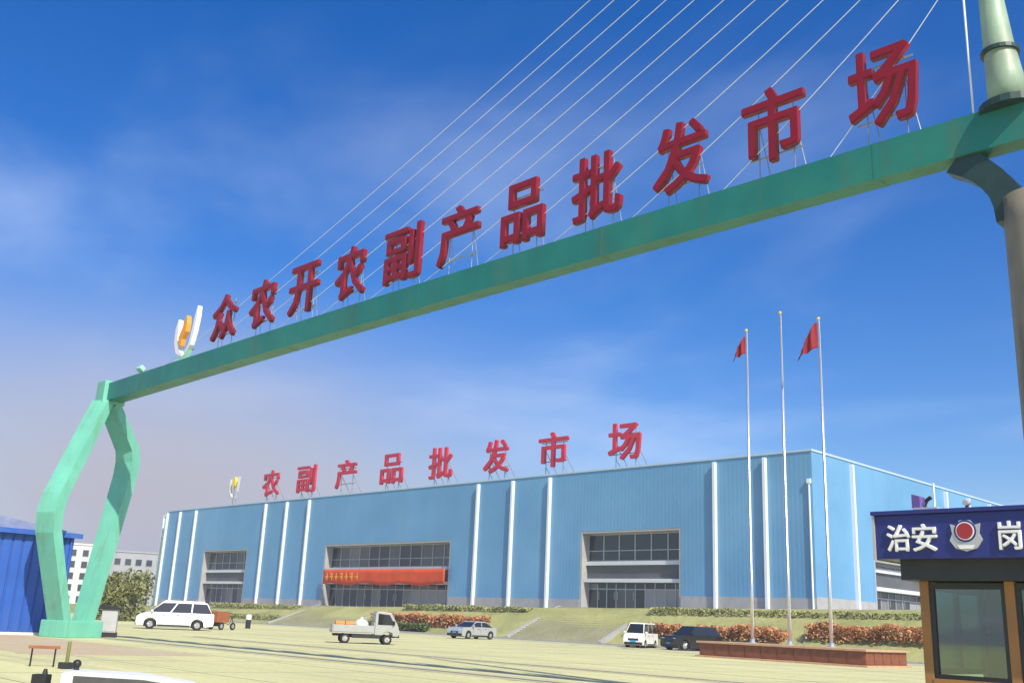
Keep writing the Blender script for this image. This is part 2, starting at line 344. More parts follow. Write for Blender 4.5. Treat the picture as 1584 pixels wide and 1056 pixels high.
# raised forecourt with sloping grass bank
xs = [-230, -200, -170, -150, -130, -110, -95, -80, -66, -56, -44, -30, -10, 20, 60]
bm = BM()
rows = []
for x in xs:
    t_ = T(x)
    rows.append([bm.verts.new((x, 69.0, -.05)), bm.verts.new((x, 70.2, .35)), bm.verts.new((x, 75.2, t_-.12)), bm.verts.new((x, 76.2, t_))])
for a, b in zip(rows, rows[1:]):
    for i in range(3): bm.faces.new((a[i], b[i], b[i+1], a[i+1]))
struct('embankment', bm, 'bank')
bm = BM(); rows = []
for x in xs: rows.append([bm.verts.new((x, 76.2, T(x))), bm.verts.new((x, 260, T(x)))])
for a, b in zip(rows, rows[1:]): bm.faces.new((a[0], b[0], b[1], a[1]))
struct('forecourt', bm, 'forecourt')
# kerb at the foot of the bank and pale walk in front of it
struct('kerb', bx(-230, 60, 68.4, 68.95, -.1, .16), 'kerb')
bm = BM(); box(bm, -230, 60, 63.5, 68.4, -.1, .012); struct('walkway', bm, 'pale_pave')
# drain channels across the plaza (in line with the gate, and one behind it)
for y0, xa, xb in ((20.35, -47, -4), (27.6, -52, -6)):
    bm = BM(); box(bm, xa, xb, y0-.16, y0+.16, -.1, .004); struct('drain_channel', bm, 'drain')
    bm = BM(); box(bm, xa, xb, y0+.16, y0+.62, -.1, .02); box(bm, xa, xb, y0-.55, y0-.16, -.1, .014); struct('drain_edging', bm, 'pale_pave')
bm = BM()
for k in range(12):
    y = 2.5+k*5.0
    if abs(y-20.35) > .7 and abs(y-27.6) > .7: box(bm, -78, 4, y-.014, y+.014, -.02, .003)
for k in range(17):
    x = -78+k*5.0; box(bm, x-.014, x+.014, 2.5, 57.5, -.02, .0022)
struct('ground_joint', bm, 'drain')
# reddish paved patch beside the gate foot, and by the booth side
bm = BM(); box(bm, -47.6, -30.5, 11.5, 17.2, -.1, .008); struct('paved_apron', bm, ground_mat('apron', (.47, .42, .27), (.50, .34, .22), .22, 6.0))

# ------------------------------------------------------------------ entrance gate
gate = thing('entrance_gate', 'tall green steel entrance gate with long box beam, bent legs and white stay cables', 'gate', (-46.45, 18.85, 0))
G0 = Vector((-46.45, 18.85, 0))
def gp(name, bm, m, smooth=False):
    bm.transform(Matrix.Translation(-G0)); return link(name, bm, m, gate, smooth)
BY0, BY1, BZ0, BZ1 = 18.73, 19.20, 10.64, 11.46
bm = BM()
segs = 24; xa, xb = -46.1, -1.0; rings = []
for i in range(segs+1):
    x = xa+(xb-xa)*i/segs; c = .12*math.sin(PI*i/segs)
    y1 = BY1+.28*(1-i/segs)**2
    rings.append([bm.verts.new((x, y, z+c)) for y, z in ((BY0, BZ0), (y1, BZ0), (y1, BZ1), (BY0, BZ1))])
for a, b in zip(rings, rings[1:]):
    for i in range(4): bm.faces.new((a[i], a[(i+1) % 4], b[(i+1) % 4], b[i]))
bm.faces.new(rings[0]); bm.faces.new(rings[-1])
bmesh.ops.bevel(bm, geom=[e for e in bm.edges if e.calc_face_angle(0) > .8], offset=.02, segments=1, affect='EDGES')
gp('beam', bm, 'gate_paint')
for i in (4, 8, 12, 16, 20):                      # welded joints of the beam
    x = xa+(xb-xa)*i/segs; c = .12*math.sin(PI*i/segs); y1 = BY1+.28*(1-i/segs)**2
    gp('joint_band', bx(x-.05, x+.05, BY0-.006, y1+.006, BZ0+c-.006, BZ1+c+.006), 'gate_paint')
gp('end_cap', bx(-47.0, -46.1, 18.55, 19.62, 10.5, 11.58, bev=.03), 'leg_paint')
s = Vector((.42, -.91, 0)).normalized(); n2 = Vector((.91, .42, 0)).normalized()
ct = Vector((-46.5, 18.9, 0))
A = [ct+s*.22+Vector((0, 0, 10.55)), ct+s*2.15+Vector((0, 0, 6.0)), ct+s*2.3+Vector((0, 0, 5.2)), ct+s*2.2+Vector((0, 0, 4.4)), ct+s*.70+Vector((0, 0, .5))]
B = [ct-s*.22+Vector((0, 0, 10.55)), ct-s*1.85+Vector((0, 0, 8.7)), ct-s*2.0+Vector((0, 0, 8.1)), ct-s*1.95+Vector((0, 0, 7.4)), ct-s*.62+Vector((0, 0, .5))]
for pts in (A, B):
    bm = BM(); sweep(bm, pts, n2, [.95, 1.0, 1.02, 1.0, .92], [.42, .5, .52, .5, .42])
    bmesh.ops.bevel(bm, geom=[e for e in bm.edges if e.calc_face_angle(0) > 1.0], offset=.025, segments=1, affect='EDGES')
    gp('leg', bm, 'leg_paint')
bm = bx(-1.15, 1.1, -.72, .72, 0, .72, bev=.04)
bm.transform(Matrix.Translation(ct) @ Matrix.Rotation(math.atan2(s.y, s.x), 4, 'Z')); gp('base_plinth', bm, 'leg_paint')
# right support: column with forked head, mast above the beam
YM = 19.0
bm = BM(); tube(bm, [(-5.60, YM, 0), (-5.60, YM, 4.5), (-5.62, YM, 9.0), (-5.64, YM, 9.6)], [.60, .57, .54, .5], 20); gp('column', bm, 'column_paint', True)
for sx, m_ in ((-1, 1), (1, 1)):
    pts = []
    for k in range(7):
        a = k/6
        pts.append((-5.66+sx*(.28+.95*a**1.6), YM, 9.2+1.5*a**.8))
    bm = BM(); sweep(bm, pts, Vector((0, 1, 0)), .40, [.62, .58, .52, .50, .50, .56, .66]); gp('fork_arm', bm, 'gate_dark')
zs = [11.5, 12.2, 13, 14, 16, 20, 24, 26]
rs = [.38, .34, .28, .23, .20, .16, .13, .10]
bm = BM(); tube(bm, [(-6.25+r_, YM, z) for z, r_ in zip(zs, rs)], rs, 20); gp('mast', bm, 'pylon', True)
bm = BM(); tube(bm, [(-6.25+.30, YM, 12.72), (-6.25+.30, YM, 12.80)], .36, 20); gp('mast_flange', bm, 'gate_dark')
bm = BM(); tube(bm, [(-6.25+.40, YM, 11.42), (-6.25+.40, YM, 11.56)], .58, 20); gp('mast_foot', bm, 'gate_dark')
for i in range(12):                               # stay cables, harp pattern
    xA = -9.75-2.86*i; zM = 15.5+.66*i
    a = Vector((xA, YM, 11.46+.1)); b = Vector((-6.2, YM, zM)); pts = []
    for k in range(13):
        t_ = k/12; p = a.lerp(b, t_); p.z -= .022*(b-a).length*4*t_*(1-t_)*.6
        pts.append(p)
    bm = BM(); tube(bm, pts, .0105, 5)
    box(bm, xA-.09, xA+.09, YM-.05, YM+.05, 11.44, 11.64)
    gp('stay_cable', bm, 'cable')
bm = BM(); tube(bm, [(-6.52, YM-.1, 11.46), (-6.50, YM-.1, 24)], .022, 6); gp('vertical_cable', bm, 'cable')

# gate lettering
GC = [('众', -37.53, -35.62), ('农', -34.57, -32.75), ('开', -31.72, -29.87), ('农', -28.75, -27.02), ('副', -25.95, -24.05), ('产', -23.16, -21.28),
      ('品', -20.27, -18.55), ('批', -17.45, -15.70), ('发', -14.63, -12.94), ('市', -11.95, -10.31), ('场', -9.22, -7.66)]
GL = ['red gate beam character 众, the leftmost of the row, beside the white and orange logo',
      'red gate beam character 农, second from the left in the row on the beam',
      'red gate beam character 开, third from the left, like two posts under a bar',
      'red gate beam character 农, fourth from the left, just left of the dense square one',
      'red gate beam character 副, dense and square, fifth from the left',
      'red gate beam character 产 with one long left leg and open lower right',
      'red gate beam character 品 made of three square rings, in mid beam',
      'red gate beam character 批, fourth from the right end of the beam',
      'red gate beam character 发, third from the right end of the beam',
      'red gate beam character 市 with a wide top bar, second from the right',
      'red gate beam character 场, nearest the mast at the right end']
def beam_top(x): return BZ1+.12*math.sin(PI*(x-xa)/(xb-xa))
for (ch, x0, x1), lb in zip(GC, GL):
    x0 *= .99; x1 *= .99; cx = (x0+x1)/2; zb = 11.98; zt = 13.88; bt = beam_top(cx)
    t = thing('sign_character', lb, 'sign letter', (cx, YM, bt), 0, 'red characters along the gate beam')
    g = glyph('letter', ch, x0-cx, x1-cx, zb-bt, zt-bt, -.02, .16, .016, ['red_sign', 'red_edge'], t)
    wd = (x1-x0)
    for sx in (-1, 1):
        bm = BM(); tube(bm, [(sx*wd*.28, .10, -.02), (sx*wd*.28, .10, zt-bt-.25)], .014, 5); tube(bm, [(sx*wd*.28, .10, zt-bt-.75), (sx*wd*.28+.28, .17, -.02)], .011, 5)
        link('strut', bm, 'strut', t)
    for zz in (zb-bt+.22, zt-bt-.4): link('rail', bx(-wd*.42, wd*.42, .06, .10, zz-.014, zz+.014), 'strut', t)

# logo at the left end of the beam
lg = thing('logo_sign', 'white leaf shaped logo with orange flame at the left end of the gate beam', 'logo', (-39.4, YM, beam_top(-39.4)))
def ribbon(bm, pts, wds, y0, y1):
    L_, R_ = [], []
    for i, (x, z) in enumerate(pts):
        a = pts[max(i-1, 0)]; b = pts[min(i+1, len(pts)-1)]; d = Vector((b[0]-a[0], b[1]-a[1])).normalized()
        L_.append((x-d.y*wds[i]/2, z+d.x*wds[i]/2)); R_.append((x+d.y*wds[i]/2, z-d.x*wds[i]/2))
    prism(bm, L_+R_[::-1], y0, y1)
lg.scale = (.84, 1, .84)
bm = BM(); ribbon(bm, [(.05, .28), (-.55, .62), (-.82, 1.2), (-.86, 1.9), (-.78, 2.35)], [.1, .28, .36, .30, .06], -.14, .06); link('left_leaf', bm, 'white', lg)
bm = BM(); ribbon(bm, [(.30, .34), (.72, .8), (.92, 1.5), (1.04, 2.2), (1.12, 2.75)], [.08, .20, .26, .24, .05], -.14, .06); link('right_leaf', bm, 'white', lg)
bm = BM(); ribbon(bm, [(-.2, .85), (-.28, 1.25), (.02, 1.65), (.10, 2.0), (.14, 2.4)], [.1, .42, .46, .34, .04], -.18, .02); link('flame', bm, 'orange', lg)
bm = BM(); ribbon(bm, [(-.75, .20), (-.2, .08), (.3, .22), (.62, .62)], [.05, .26, .28, .05], -.12, .08); link('green_leaf', bm, 'mint', lg)
bm = BM()
for x in (-.4, .4): tube(bm, [(x, .1, 0), (x, .1, 1.5)], .025, 5)
box(bm, -.75, .75, .08, .12, .55, .6); link('strut', bm, 'strut', lg)
# small lamp on the beam left of the logo
bl = thing('beam_lamp', 'small pale floodlight on the left end of the gate beam', 'floodlight', (-43.4, YM, beam_top(-43.4)))
bm = BM(); tube(bm, [(0, 0, 0), (0, 0, .22)], .03, 6); link('stem', bm, 'strut', bl)
bm = bx(-.22, .22, -.12, .12, -.1, .1, bev=.02); bm.transform(Matrix.Translation((0, -.05, .32)) @ Matrix.Rotation(R(-35), 4, 'X')); link('lamp_head', bm, 'mint', bl)

# ------------------------------------------------------------------ market hall
XR, XL, YF, YB, ZR = -43.7, -163.7, 80.0, 128.0, 17.15
hall = thing('market_hall', 'long blue flat roofed market hall with white vertical fins and recessed glass entrances', 'building', (-103.7, 80, 2.5))
H0 = Vector((-103.7, 80, 2.5))
def hp(name, bm, m, parent=None):
    bm.transform(Matrix.Translation(-H0)); return link(name, bm, m, parent or hall)
BAYS = [(-64.0, 12.7, 0.0), (-103.6, 25.8, -.35), (-143.3, 13.3, -.5)]
TOPZ = 10.95
bm = BM()
edges = [XR]
for cx, wd, dz in BAYS: edges += [cx+wd/2, cx-wd/2]
edges.append(XL)
for a, b in zip(edges[0::2], edges[1::2]): box(bm, b, a, YF, YF+.5, 1.0, ZR)         # wall between bays
for cx, wd, dz in BAYS: box(bm, cx-wd/2, cx+wd/2, YF, YF+.5, TOPZ+dz, ZR)            # over bays
SB0, SB1 = 91.0, 104.0                                                               # side entrance
box(bm, XR-.5, XR, YF+.5, SB0, 1.0, ZR); box(bm, XR-.5, XR, SB1, YB, 1.0, ZR); box(bm, XR-.5, XR, SB0, SB1, TOPZ-2.3, ZR)
box(bm, XL, XL+.5, YF+.5, YB, 1.0, ZR); box(bm, XL, XR, YB, YB+.5, 1.0, ZR)
hp('wall', bm, 'hall_blue')
hp('roof', bx(XL+.5, XR-.5, YF+.5, YB, ZR-.9, ZR-.5), 'stone')
bm = BM(); box(bm, XL-.08, XR+.08, YF-.08, YF+.58, ZR, ZR+.18); box(bm, XR-.58, XR+.08, YF+.58, YB+.58, ZR, ZR+.18); box(bm, XL-.08, XL+.58, YF+.58, YB+.58, ZR, ZR+.18)
hp('coping', bm, 'coping')
for i, (a, b) in enumerate(zip(edges[0::2], edges[1::2])):
    hp('plinth', bx(b+.01, a+(.06 if i == 0 else -.01), YF-.06, YF-.002, 1.0, T((a+b)/2)+1.15), 'stone')
hp('plinth', bx(XR+.002, XR+.06, YF, SB0-.02, 1.0, T(XR)+1.15), 'stone')
hp('plinth', bx(XR+.002, XR+.06, SB1+.02, YB, 1.0, T(XR)+1.15), 'stone')
bm0 = bx(-.15, .15, -.36, .3, 0, 1); fin_me = bpy.data.meshes.new('fin')
bmesh.ops.bevel(bm0, geom=bm0.edges[:], offset=.015, segments=1, affect='EDGES'); bm0.to_mesh(fin_me); bm0.free(); fin_me.materials.append(M['fin'])
for x in (-48.3, -53.66, -74.85, -80.56, -86.28, -121.1, -126.8, -132.5, -153.7, -159.1, -163.6):
    z0 = T(x)-.1; inst('fin', fin_me, hall, Vector((x, YF, z0))-H0, 0, (1, 1, ZR-.25-z0))
for y in (87.1, 108.0, 114, 120):
    z0 = T(XR)-.1; inst('fin', fin_me, hall, Vector((XR, y, z0))-H0, R(90), (1, 1, ZR-.25-z0))
bm = BM(); tube(bm, [(XR-.25, YF-.14, 3.6), (XR-.25, YF-.14, 14.3)], .09, 8); box(bm, XR-.42, XR-.08, YF-.26, YF-.02, 14.3, 14.7); hp('drainpipe', bm, 'fin')
# glazed corner at the left end
cw = hp('corner_glazing', bx(XL-2.6, XL-.02, YF+.6, YF+6, 1.0, ZR-.6), 'mint')
bm = BM()
for x in (XL-2.7, XL-1.4): box(bm, x, x+.28, YF+.42, YF+.6, 1.0, ZR-.5)
for z in (5, 9, 13, ZR-.62): box(bm, XL-2.68, XL-.04, YF+.45, YF+.598, z, z+.3)
hp('corner_frame', bm, 'fin', )

def unit_pane():
    b = bx(-.5, .5, -.02, .02, 0, 1); me = bpy.data.meshes.new('pane'); bmesh.ops.recalc_face_normals(b, faces=b.faces[:]); b.to_mesh(me); b.free(); me.materials.append(M['glass_dark']); return me
PANES = [unit_pane() for _ in range(3)]
M['glass_mid'] = mat('glass_mid', (.10, .11, .11), .12, var=.3, scale=.3, spec=.7); M['glass_pale'] = mat('glass_pale', (.19, .20, .19), .2, var=.35, scale=.4)
PANES[1].materials[0] = M['glass_mid']; PANES[2].materials[0] = M['glass_pale']
def PANE(): return random.choices(PANES, (6, 3, 1))[0]
def unit_panel():
    b = bx(-.5, .5, -.02, .02, 0, 1); me = bpy.data.meshes.new('panel'); bmesh.ops.recalc_face_normals(b, faces=b.faces[:]); b.to_mesh(me); b.free(); me.materials.append(M['bay_panel']); return me
PANEL = unit_panel()
def entrance(cx, cy, wd, dz, rz, rec, nup, ndoor, floor, door_side, glass_corner=True, top=TOPZ):
    """recessed entrance: local x along the wall, y inwards, origin at the wall face"""
    bay = bpy.data.objects.new('entrance', None); COL.objects.link(bay); bay.parent = hall
    bay.location = Vector((cx, cy, 0))-Vector((H0.x, H0.y, H0.z)); bay.rotation_euler = (0, 0, rz)
    h = wd/2; up0, up1 = 8.05+dz, top+dz; b0, b1 = 6.2+dz, 7.55+dz; d1 = 5.78+dz
    def p(name, b, m): return link(name, b, m, bay)
    b = BM(); box(b, -h-.0, -h+.22, .02, rec, floor-.3, up1); box(b, h-.22, h, .02, rec, floor-.3, up1); box(b, -h+.22, h-.22, .02, rec, up1-.22, up1)
    p('surround', b, 'stone')
    p('back_wall', bx(-h+.22, h-.22, rec, rec+.25, floor-.3, up1-.22), 'bay_inner')
    # upper glazing
    b = BM(); n = nup; x0, x1 = -h+.23, h-.23; st = (x1-x0)/n
    for i in range(n+1): box(b, x0+i*st-.06, x0+i*st+.06, rec-.55, rec-.38, up0, up1-.23)
    box(b, x0, x1, rec-.56, rec-.37, up0-.12, up0); box(b, x0, x1, rec-.56, rec-.37, up1-.35, up1-.225); box(b, x0+.06, x1-.06, rec-.545, rec-.385, (up0*2+up1)/3-.04, (up0*2+up1)/3+.04)
    p('window_frame', b, 'frame_metal')
    for i in range(n): inst('pane', PANE(), bay, (x0+(i+.5)*st, rec-.44+random.uniform(-.01, .01), up0), R(random.uniform(-.6, .6)), (st-.1, 1, up1-.23-up0))
    # light sill band, dark fascia, canopy
    p('sill_band', bx(-h+.221, h-.221, rec-.95, rec-.005, b1, up0-.125), 'canopy')
    p('fascia', bx(-h+.225, h-.225, rec-.7, rec-.004, b0, b1-.004), 'bay_dark')
    p('canopy', bx(-h+.23, h-.23, rec-1.25, rec-.003, d1+.05, b0-.004, bev=.03), 'canopy')
    # doors and side lights
    n = ndoor; st = (x1-x0)/n
    b = BM()
    for i in range(n+1): box(b, x0+i*st-.05, x0+i*st+.05, rec-.45, rec-.3, floor, d1)
    box(b, x0, x1, rec-.46, rec-.29, d1-.62, d1-.52); box(b, x0, x1, rec-.46, rec-.29, floor, floor+.10)
    p('door_frame', b, 'frame_metal')
    for i in range(n):
        isd = door_side(i, n)
        o = inst('door' if isd else ('pane' if i < n*.55 else 'panel'), PANE() if isd or i < n*.55 else PANEL, bay, (x0+(i+.5)*st, rec-.37, floor+.1), R(random.uniform(-.8, .8)), (st-.1, 1, d1-.72-floor))
        inst('pane', PANE(), bay, (x0+(i+.5)*st, rec-.375, d1-.51), 0, (st-.1, 1, .5))
        if isd:
            b = BM(); sx = .25 if i % 2 == 0 else -.25
            tube(b, [(x0+(i+.5)*st+st*sx*1.3, rec-.47, floor+.95), (x0+(i+.5)*st+st*sx*1.3, rec-.47, floor+1.75)], .03, 6); p('door_handle', b, 'alloy')
    return bay
entrance(-64.0, YF, 12.7, 0, 0, 1.6, 6, 10, T(-64)-.02, lambda i, n: 1 <= i <= 4)
entrance(-103.6, YF, 25.8, -.35, 0, 1.6, 12, 16, T(-103.6)-.02, lambda i, n: 5 <= i <= 10)
entrance(-143.3, YF, 13.3, -.5, 0, 1.6, 6, 8, T(-143.3)-.02, lambda i, n: 3 <= i <= 6)
entrance(XR, (SB0+SB1)/2, SB1-SB0, 0, R(90), 1.6, 6, 8, T(XR)-.02, lambda i, n: 2 <= i <= 5, top=8.65+.0)

# red banner over the middle entrance
bn = thing('banner', 'long red cloth banner with gold marks over the middle hall entrance', 'banner', (-103.0, 79.3, 4.95))
bm = BM(); nx = 60; rows = []
for i in range(nx+1):
    x = -12.3+24.6*i/nx; rows.append([bm.verts.new((x, .035*math.sin(i*.9)*(.3+.7*(1-k/4))+.02*math.sin(i*2.3+k), .42+.03*math.sin(i*.35)*(4-k)+k*.47)) for k in range(5)])
for a, b in zip(rows, rows[1:]):
    for k in range(4): bm.faces.new((a[k], b[k], b[k+1], a[k+1]))
bo = link('cloth', bm, 'banner', bn, True)
so = bo.modifiers.new('thickness', 'SOLIDIFY'); so.thickness = .02
for i in range(7):
    x = -11.2+i*1.1; z = 1.0; bm = BM()
    box(bm, x-.36, x+.34, -.24, -.22, z+.30, z+.42); c = random.uniform(-.15, .1)
    box(bm, x+c, x+c+.12, -.238, -.218, z, z+.85)
    if i % 2: box(bm, x-.36, x+.34, -.241, -.221, z+.70, z+.80)
    link('gold_mark', bm, 'gold', bn)
bm = BM(); tube(bm, [(-12.35, .05, 2.4), (12.35, .05, 2.4)], .04, 6); link('batten', bm, 'frame_metal', bn)

# roof lettering
RC = [('农', -135.3, -130.7), ('副', -126.0, -121.3), ('产', -116.3, -111.6), ('品', -106.2, -101.6), ('批', -96.4, -92.0), ('发', -86.4, -82.2), ('市', -77.4, -73.0), ('场', -67.3, -63.0)]
RL = ['red rooftop character 农, leftmost of the row on the blue hall roof', 'red rooftop character 副, dense and square, second from the left on the hall roof', 'red rooftop character 产, third from the left, with a long left leg, on the hall roof',
      'red rooftop character 品 on the hall roof, made of three square rings', 'red rooftop character 批 on the hall roof, fourth from the right', 'red rooftop character 发 on the hall roof, third from the right',
      'red rooftop character 市 on the hall roof with a wide top bar, second from the right', 'red rooftop character 场 on the hall roof, nearest the flagpoles']
for (ch, x0, x1), lb in zip(RC, RL):
    cx = (x0+x1)/2; b0 = ZR+.18
    t = thing('roof_character', lb, 'sign letter', (cx, 80.6, b0), 0, 'red characters along the hall roof')
    glyph('letter', ch, x0-cx, x1-cx, .85, 4.75, 0, .3, .015, ['roof_red'], t)
    for sx in (-1, 1):
        bm = BM(); tube(bm, [(sx*1.3, .24, -.05), (sx*1.3, .24, 4.2)], .05, 5); tube(bm, [(sx*1.3, .26, 2.6), (sx*1.3+.9, 1.9, -.7)], .045, 5); tube(bm, [(sx*1.3, .24, 1.0), (sx*1.3+.75, .2, -.02)], .04, 5)
        link('strut', bm, 'strut', t)
    for zz in (1.5, 3.6): link('rail', bx(-1.9, 1.9, .15, .27, zz-.05, zz+.05), 'strut', t)
t = re_ = thing('roof_emblem', 'small yellow emblem standing left of the red rooftop characters', 'logo', (-143.9, 80.6, ZR+.18))
t.scale = (.75, 1, .9)
bm = BM(); ribbon(bm, [(-.2, 3.0), (.1, 3.6), (.2, 4.2), (.5, 4.9)], [.4, 1.3, 1.4, .2], -.2, .2); link('flame', bm, 'yellow', t)
bm = BM(); ribbon(bm, [(-1.5, 4.6), (-1.4, 2.6), (-.4, 1.3), (.8, 1.2), (1.5, 2.4), (1.9, 5.0)], [.1, .26, .30, .30, .26, .1], -.2, .2); link('leaf', bm, 'cabinet', t)
bm = BM()
for x in (-.5, .5): tube(bm, [(x, .3, -.05), (x, .3, 3.4)], .05, 5)
link('strut', bm, 'strut', t)

# ------------------------------------------------------------------ entrance stairs on the bank
def stairs(cx, wd, lb):
    x = cx; t = thing('stairs', lb, 'stairs', (cx, 69.0, 0)); top = T(cx); n = 18
    for i in range(n):
        z1 = top*(i+1)/n+.004; y0 = i*.40
        link('step', bx(-wd/2, wd/2, y0, y0+.405, max(-.05, z1-.6), z1), 'pale_pave', t)
    for sx in (-1, 1):
        bm = BM(); prism(bm, [(0, 0), (7.3, 0), (7.3, top+.10), (0, .25)], -.22, .22); bm.transform(Matrix.Translation((sx*(wd/2+.23), 0, 0)) @ Matrix.Rotation(R(90), 4, 'Z')); link('cheek_wall', bm, 'stone', t)
stairs(-64, 11, 'grey stone stairs up the bank to the right hand glass entrance')
stairs(-103.6, 15, 'wide grey stone stairs below the red banner entrance')
stairs(-143.3, 10, 'grey stone stairs behind the white people carrier at the left entrance')

# ------------------------------------------------------------------ plants
def leaf_cloud(bm, n, pick, size, mi=0):
    for _ in range(n):
        p = pick(); s_ = size*random.uniform(.6, 1.4)
        d = Vector((random.gauss(0, 1), random.gauss(0, 1), random.gauss(0, 1))).normalized()
        e = d.cross(Vector((random.gauss(0, 1), random.gauss(0, 1), random.gauss(0, 1)))).normalized()
        a, b = d*s_, e*s_*.55
        f = bm.faces.new([bm.verts.new(p+v) for v in (-a, b, a, -b)]); f.material_index = mi
def hedge(x0, x1, y0, y1, zb, hgt, m, lb, n=None, group='hedges on the grass bank'):
    t = thing('hedge', lb, 'hedge', ((x0+x1)/2, (y0+y1)/2, zb), 0, group)
    lx, ly = (x1-x0)/2, (y1-y0)/2
    ph = random.uniform(0, 9)
    def pick():
        x = random.uniform(-lx, lx); y = random.uniform(-ly, ly)
        top = hgt*(.80+.08*math.sin(x*1.1+ph)+.06*math.sin(x*2.7+ph*2)+random.uniform(-.1, .14))
        z = top*math.sqrt(random.random()) if random.random() < .75 else top
        return Vector((x, y, z+zslope(x, y)))
    def zslope(x, y): return (y+ly)*.0
    bm = BM(); leaf_cloud(bm, n or int(420*(x1-x0)), pick, .12); link('foliage', bm, m, t)
    bm = BM()
    for k in range(max(3, int((x1-x0)/1.2))):
        x = random.uniform(-lx, lx); y = random.uniform(-ly*.6, ly*.6); tube(bm, [(x, y, -.3), (x+random.uniform(-.1, .1), y, hgt*.6)], [.035, .015], 5)
    link('stem', bm, 'bark', t)
def bank_z(x, y):
    t_ = T(x)
    if y < 70.2: return .35*(y-69)/1.2
    return .35+(t_-.47)*(y-70.2)/5.0
hedge(-93, -74.5, 70.6, 71.7, bank_z(-84, 70.9), 1.35, 'leaf_red', 'long rust coloured hedge on the bank behind the silver saloon car')
hedge(-92, -82, 69.3, 70.3, bank_z(-84, 69.6), .9, 'leaf_green', 'low dark green hedge at the foot of the rust hedge behind the silver car')
hedge(-56.5, -50, 70.6, 72.0, bank_z(-53, 70.9), 1.2, 'leaf_red', 'rust coloured hedge on the bank behind the dark four wheel drive')
hedge(-49.5, -41.5, 70.6, 72.0, bank_z(-45, 70.9), 1.3, 'leaf_red', 'rust coloured hedge on the bank behind the left flagpole')
hedge(-40, -26, 71.0, 72.4, bank_z(-33, 71.3), 1.4, 'leaf_red', 'rust coloured hedge on the bank next to the booth side of the flagpoles')
hedge(-57, -30, 74.0, 75.1, bank_z(-50, 74.4), .55, 'hedge_olive', 'long low olive hedge along the top of the bank behind the flagpoles', 2600)
hedge(-92, -72, 74.2, 75.2, bank_z(-82, 74.5), .6, 'hedge_olive', 'olive hedge along the bank top between the middle and right entrances', 2400)
hedge(-135, -113, 74.0, 75.2, bank_z(-124, 74.4), .65, 'hedge_olive', 'olive hedge along the bank top left of the red banner entrance', 2400)
hedge(-136, -112, 70.3, 71.4, bank_z(-124, 70.6), .65, 'hedge_olive', 'olive hedge at the bank foot left of the small grey truck', 2200)

def tree(x, y, hgt, cr, m, lb, n=2600, trunk=.35, group='trees beside the market hall', low=.25):
    t = thing('tree', lb, 'tree', (x, y, 0), random.uniform(0, 6), group)
    bm = BM(); tube(bm, [(0, 0, -.1), (.04, .03, hgt*.25), (.0, .06, hgt*.6)], [hgt*.035, hgt*.026, hgt*.012], 8)
    cl = []
    for k in range(9):
        a = k*2.4; z0 = hgt*random.uniform(.18, .5); e = Vector((math.cos(a)*cr*random.uniform(.45, .8), math.sin(a)*cr*random.uniform(.45, .8), hgt*random.uniform(.4, .88)))
        tube(bm, [(0, 0, z0), (e.x*.5, e.y*.5, (z0+e.z)*.55), e], [hgt*.013, hgt*.008, hgt*.003], 5); cl.append((e, cr*random.uniform(.22, .46)))
    cl.append((Vector((0, 0, hgt*.85)), cr*.45)); cl.append((Vector((0, 0, hgt*.6)), cr*.55))
    link('trunk', bm, 'bark', t)
    def pick():
        c, r_ = random.choice(cl); v = Vector((random.gauss(0, 1), random.gauss(0, 1), random.gauss(0, .8))).normalized()*r_*random.random()**.4
        p = c+v
        if low == 0 and random.random() < .35: p.z *= random.random()
        p.z = max(.05, p.z); return p
    bm = BM(); leaf_cloud(bm, n, pick, .18); link('crown', bm, m, t)
tree(-99.8, 45.2, 4.6, 2.7, 'leaf_olive', 'bushy olive green tree between the gate legs and the white people carrier', 4200, low=.0)

# ------------------------------------------------------------------ flag platform, poles, flags
fp = thing('flag_platform', 'brown stone platform carrying three flagpoles', 'platform', (-31.6, 55.6, 0))
link('body', bx(-5.3, 5.3, -2.5, 2.5, -.05, .80), 'brown_stone', fp)
link('cap', bx(-5.45, 5.45, -2.65, 2.65, .80, .92, bev=.02), 'brown_top', fp)
link('foot', bx(-5.5, 5.5, -2.7, 2.7, -.05, .10, bev=.02), 'brown_top', fp)
k = 0
sl = bx(-.49, .49, -.012, .012, .13, .77); sm = bpy.data.meshes.new('stone_slab'); sl.to_mesh(sm); sl.free(); sm.materials.append(M['brown_stone'])
for i in range(10): inst('stone_slab', sm, fp, (-4.77+i*1.06, -2.508-random.uniform(0, .006), 0), 0)
for i in range(5): inst('stone_slab', sm, fp, (5.308+random.uniform(0, .006), -2.0+i*1.0, 0), R(90), (.95, 1, 1))
PO = [(-35.0, 20.85, 'left flagpole on the brown platform, carrying a small drooping red flag'), (-32.44, 21.6, 'tallest middle flagpole on the brown platform, without a flag'), (-29.75, 20.7, 'right flagpole on the brown platform, carrying the larger red flag')]
for x, zt, lb in PO:
    t = thing('flagpole', lb, 'flagpole', (x, 56.0, .92), 0, 'flagpoles on the brown platform')
    h = zt-.92
    bm = BM(); tube(bm, [(0, 0, 0), (0, 0, h*.22), (0, 0, h*.221), (0, 0, h*.6), (0, 0, h*.601), (0, 0, h)], [.105, .105, .085, .08, .065, .05], 12); link('pole', bm, 'steel_pole', t, True)
    bm = BM(); ball(bm, (0, 0, h+.08), .11, 10); link('finial', bm, 'gold', t, True)
    bm = BM(); tube(bm, [(0, 0, 0), (0, 0, .05), (0, 0, .051), (0, 0, .22)], [.26, .26, .16, .14], 14); link('base_collar', bm, 'steel_pole', t)
    bm = BM(); tube(bm, [(.13, -.05, .9), (.09, -.04, h-.1)], .012, 4); link('halyard', bm, 'white', t)
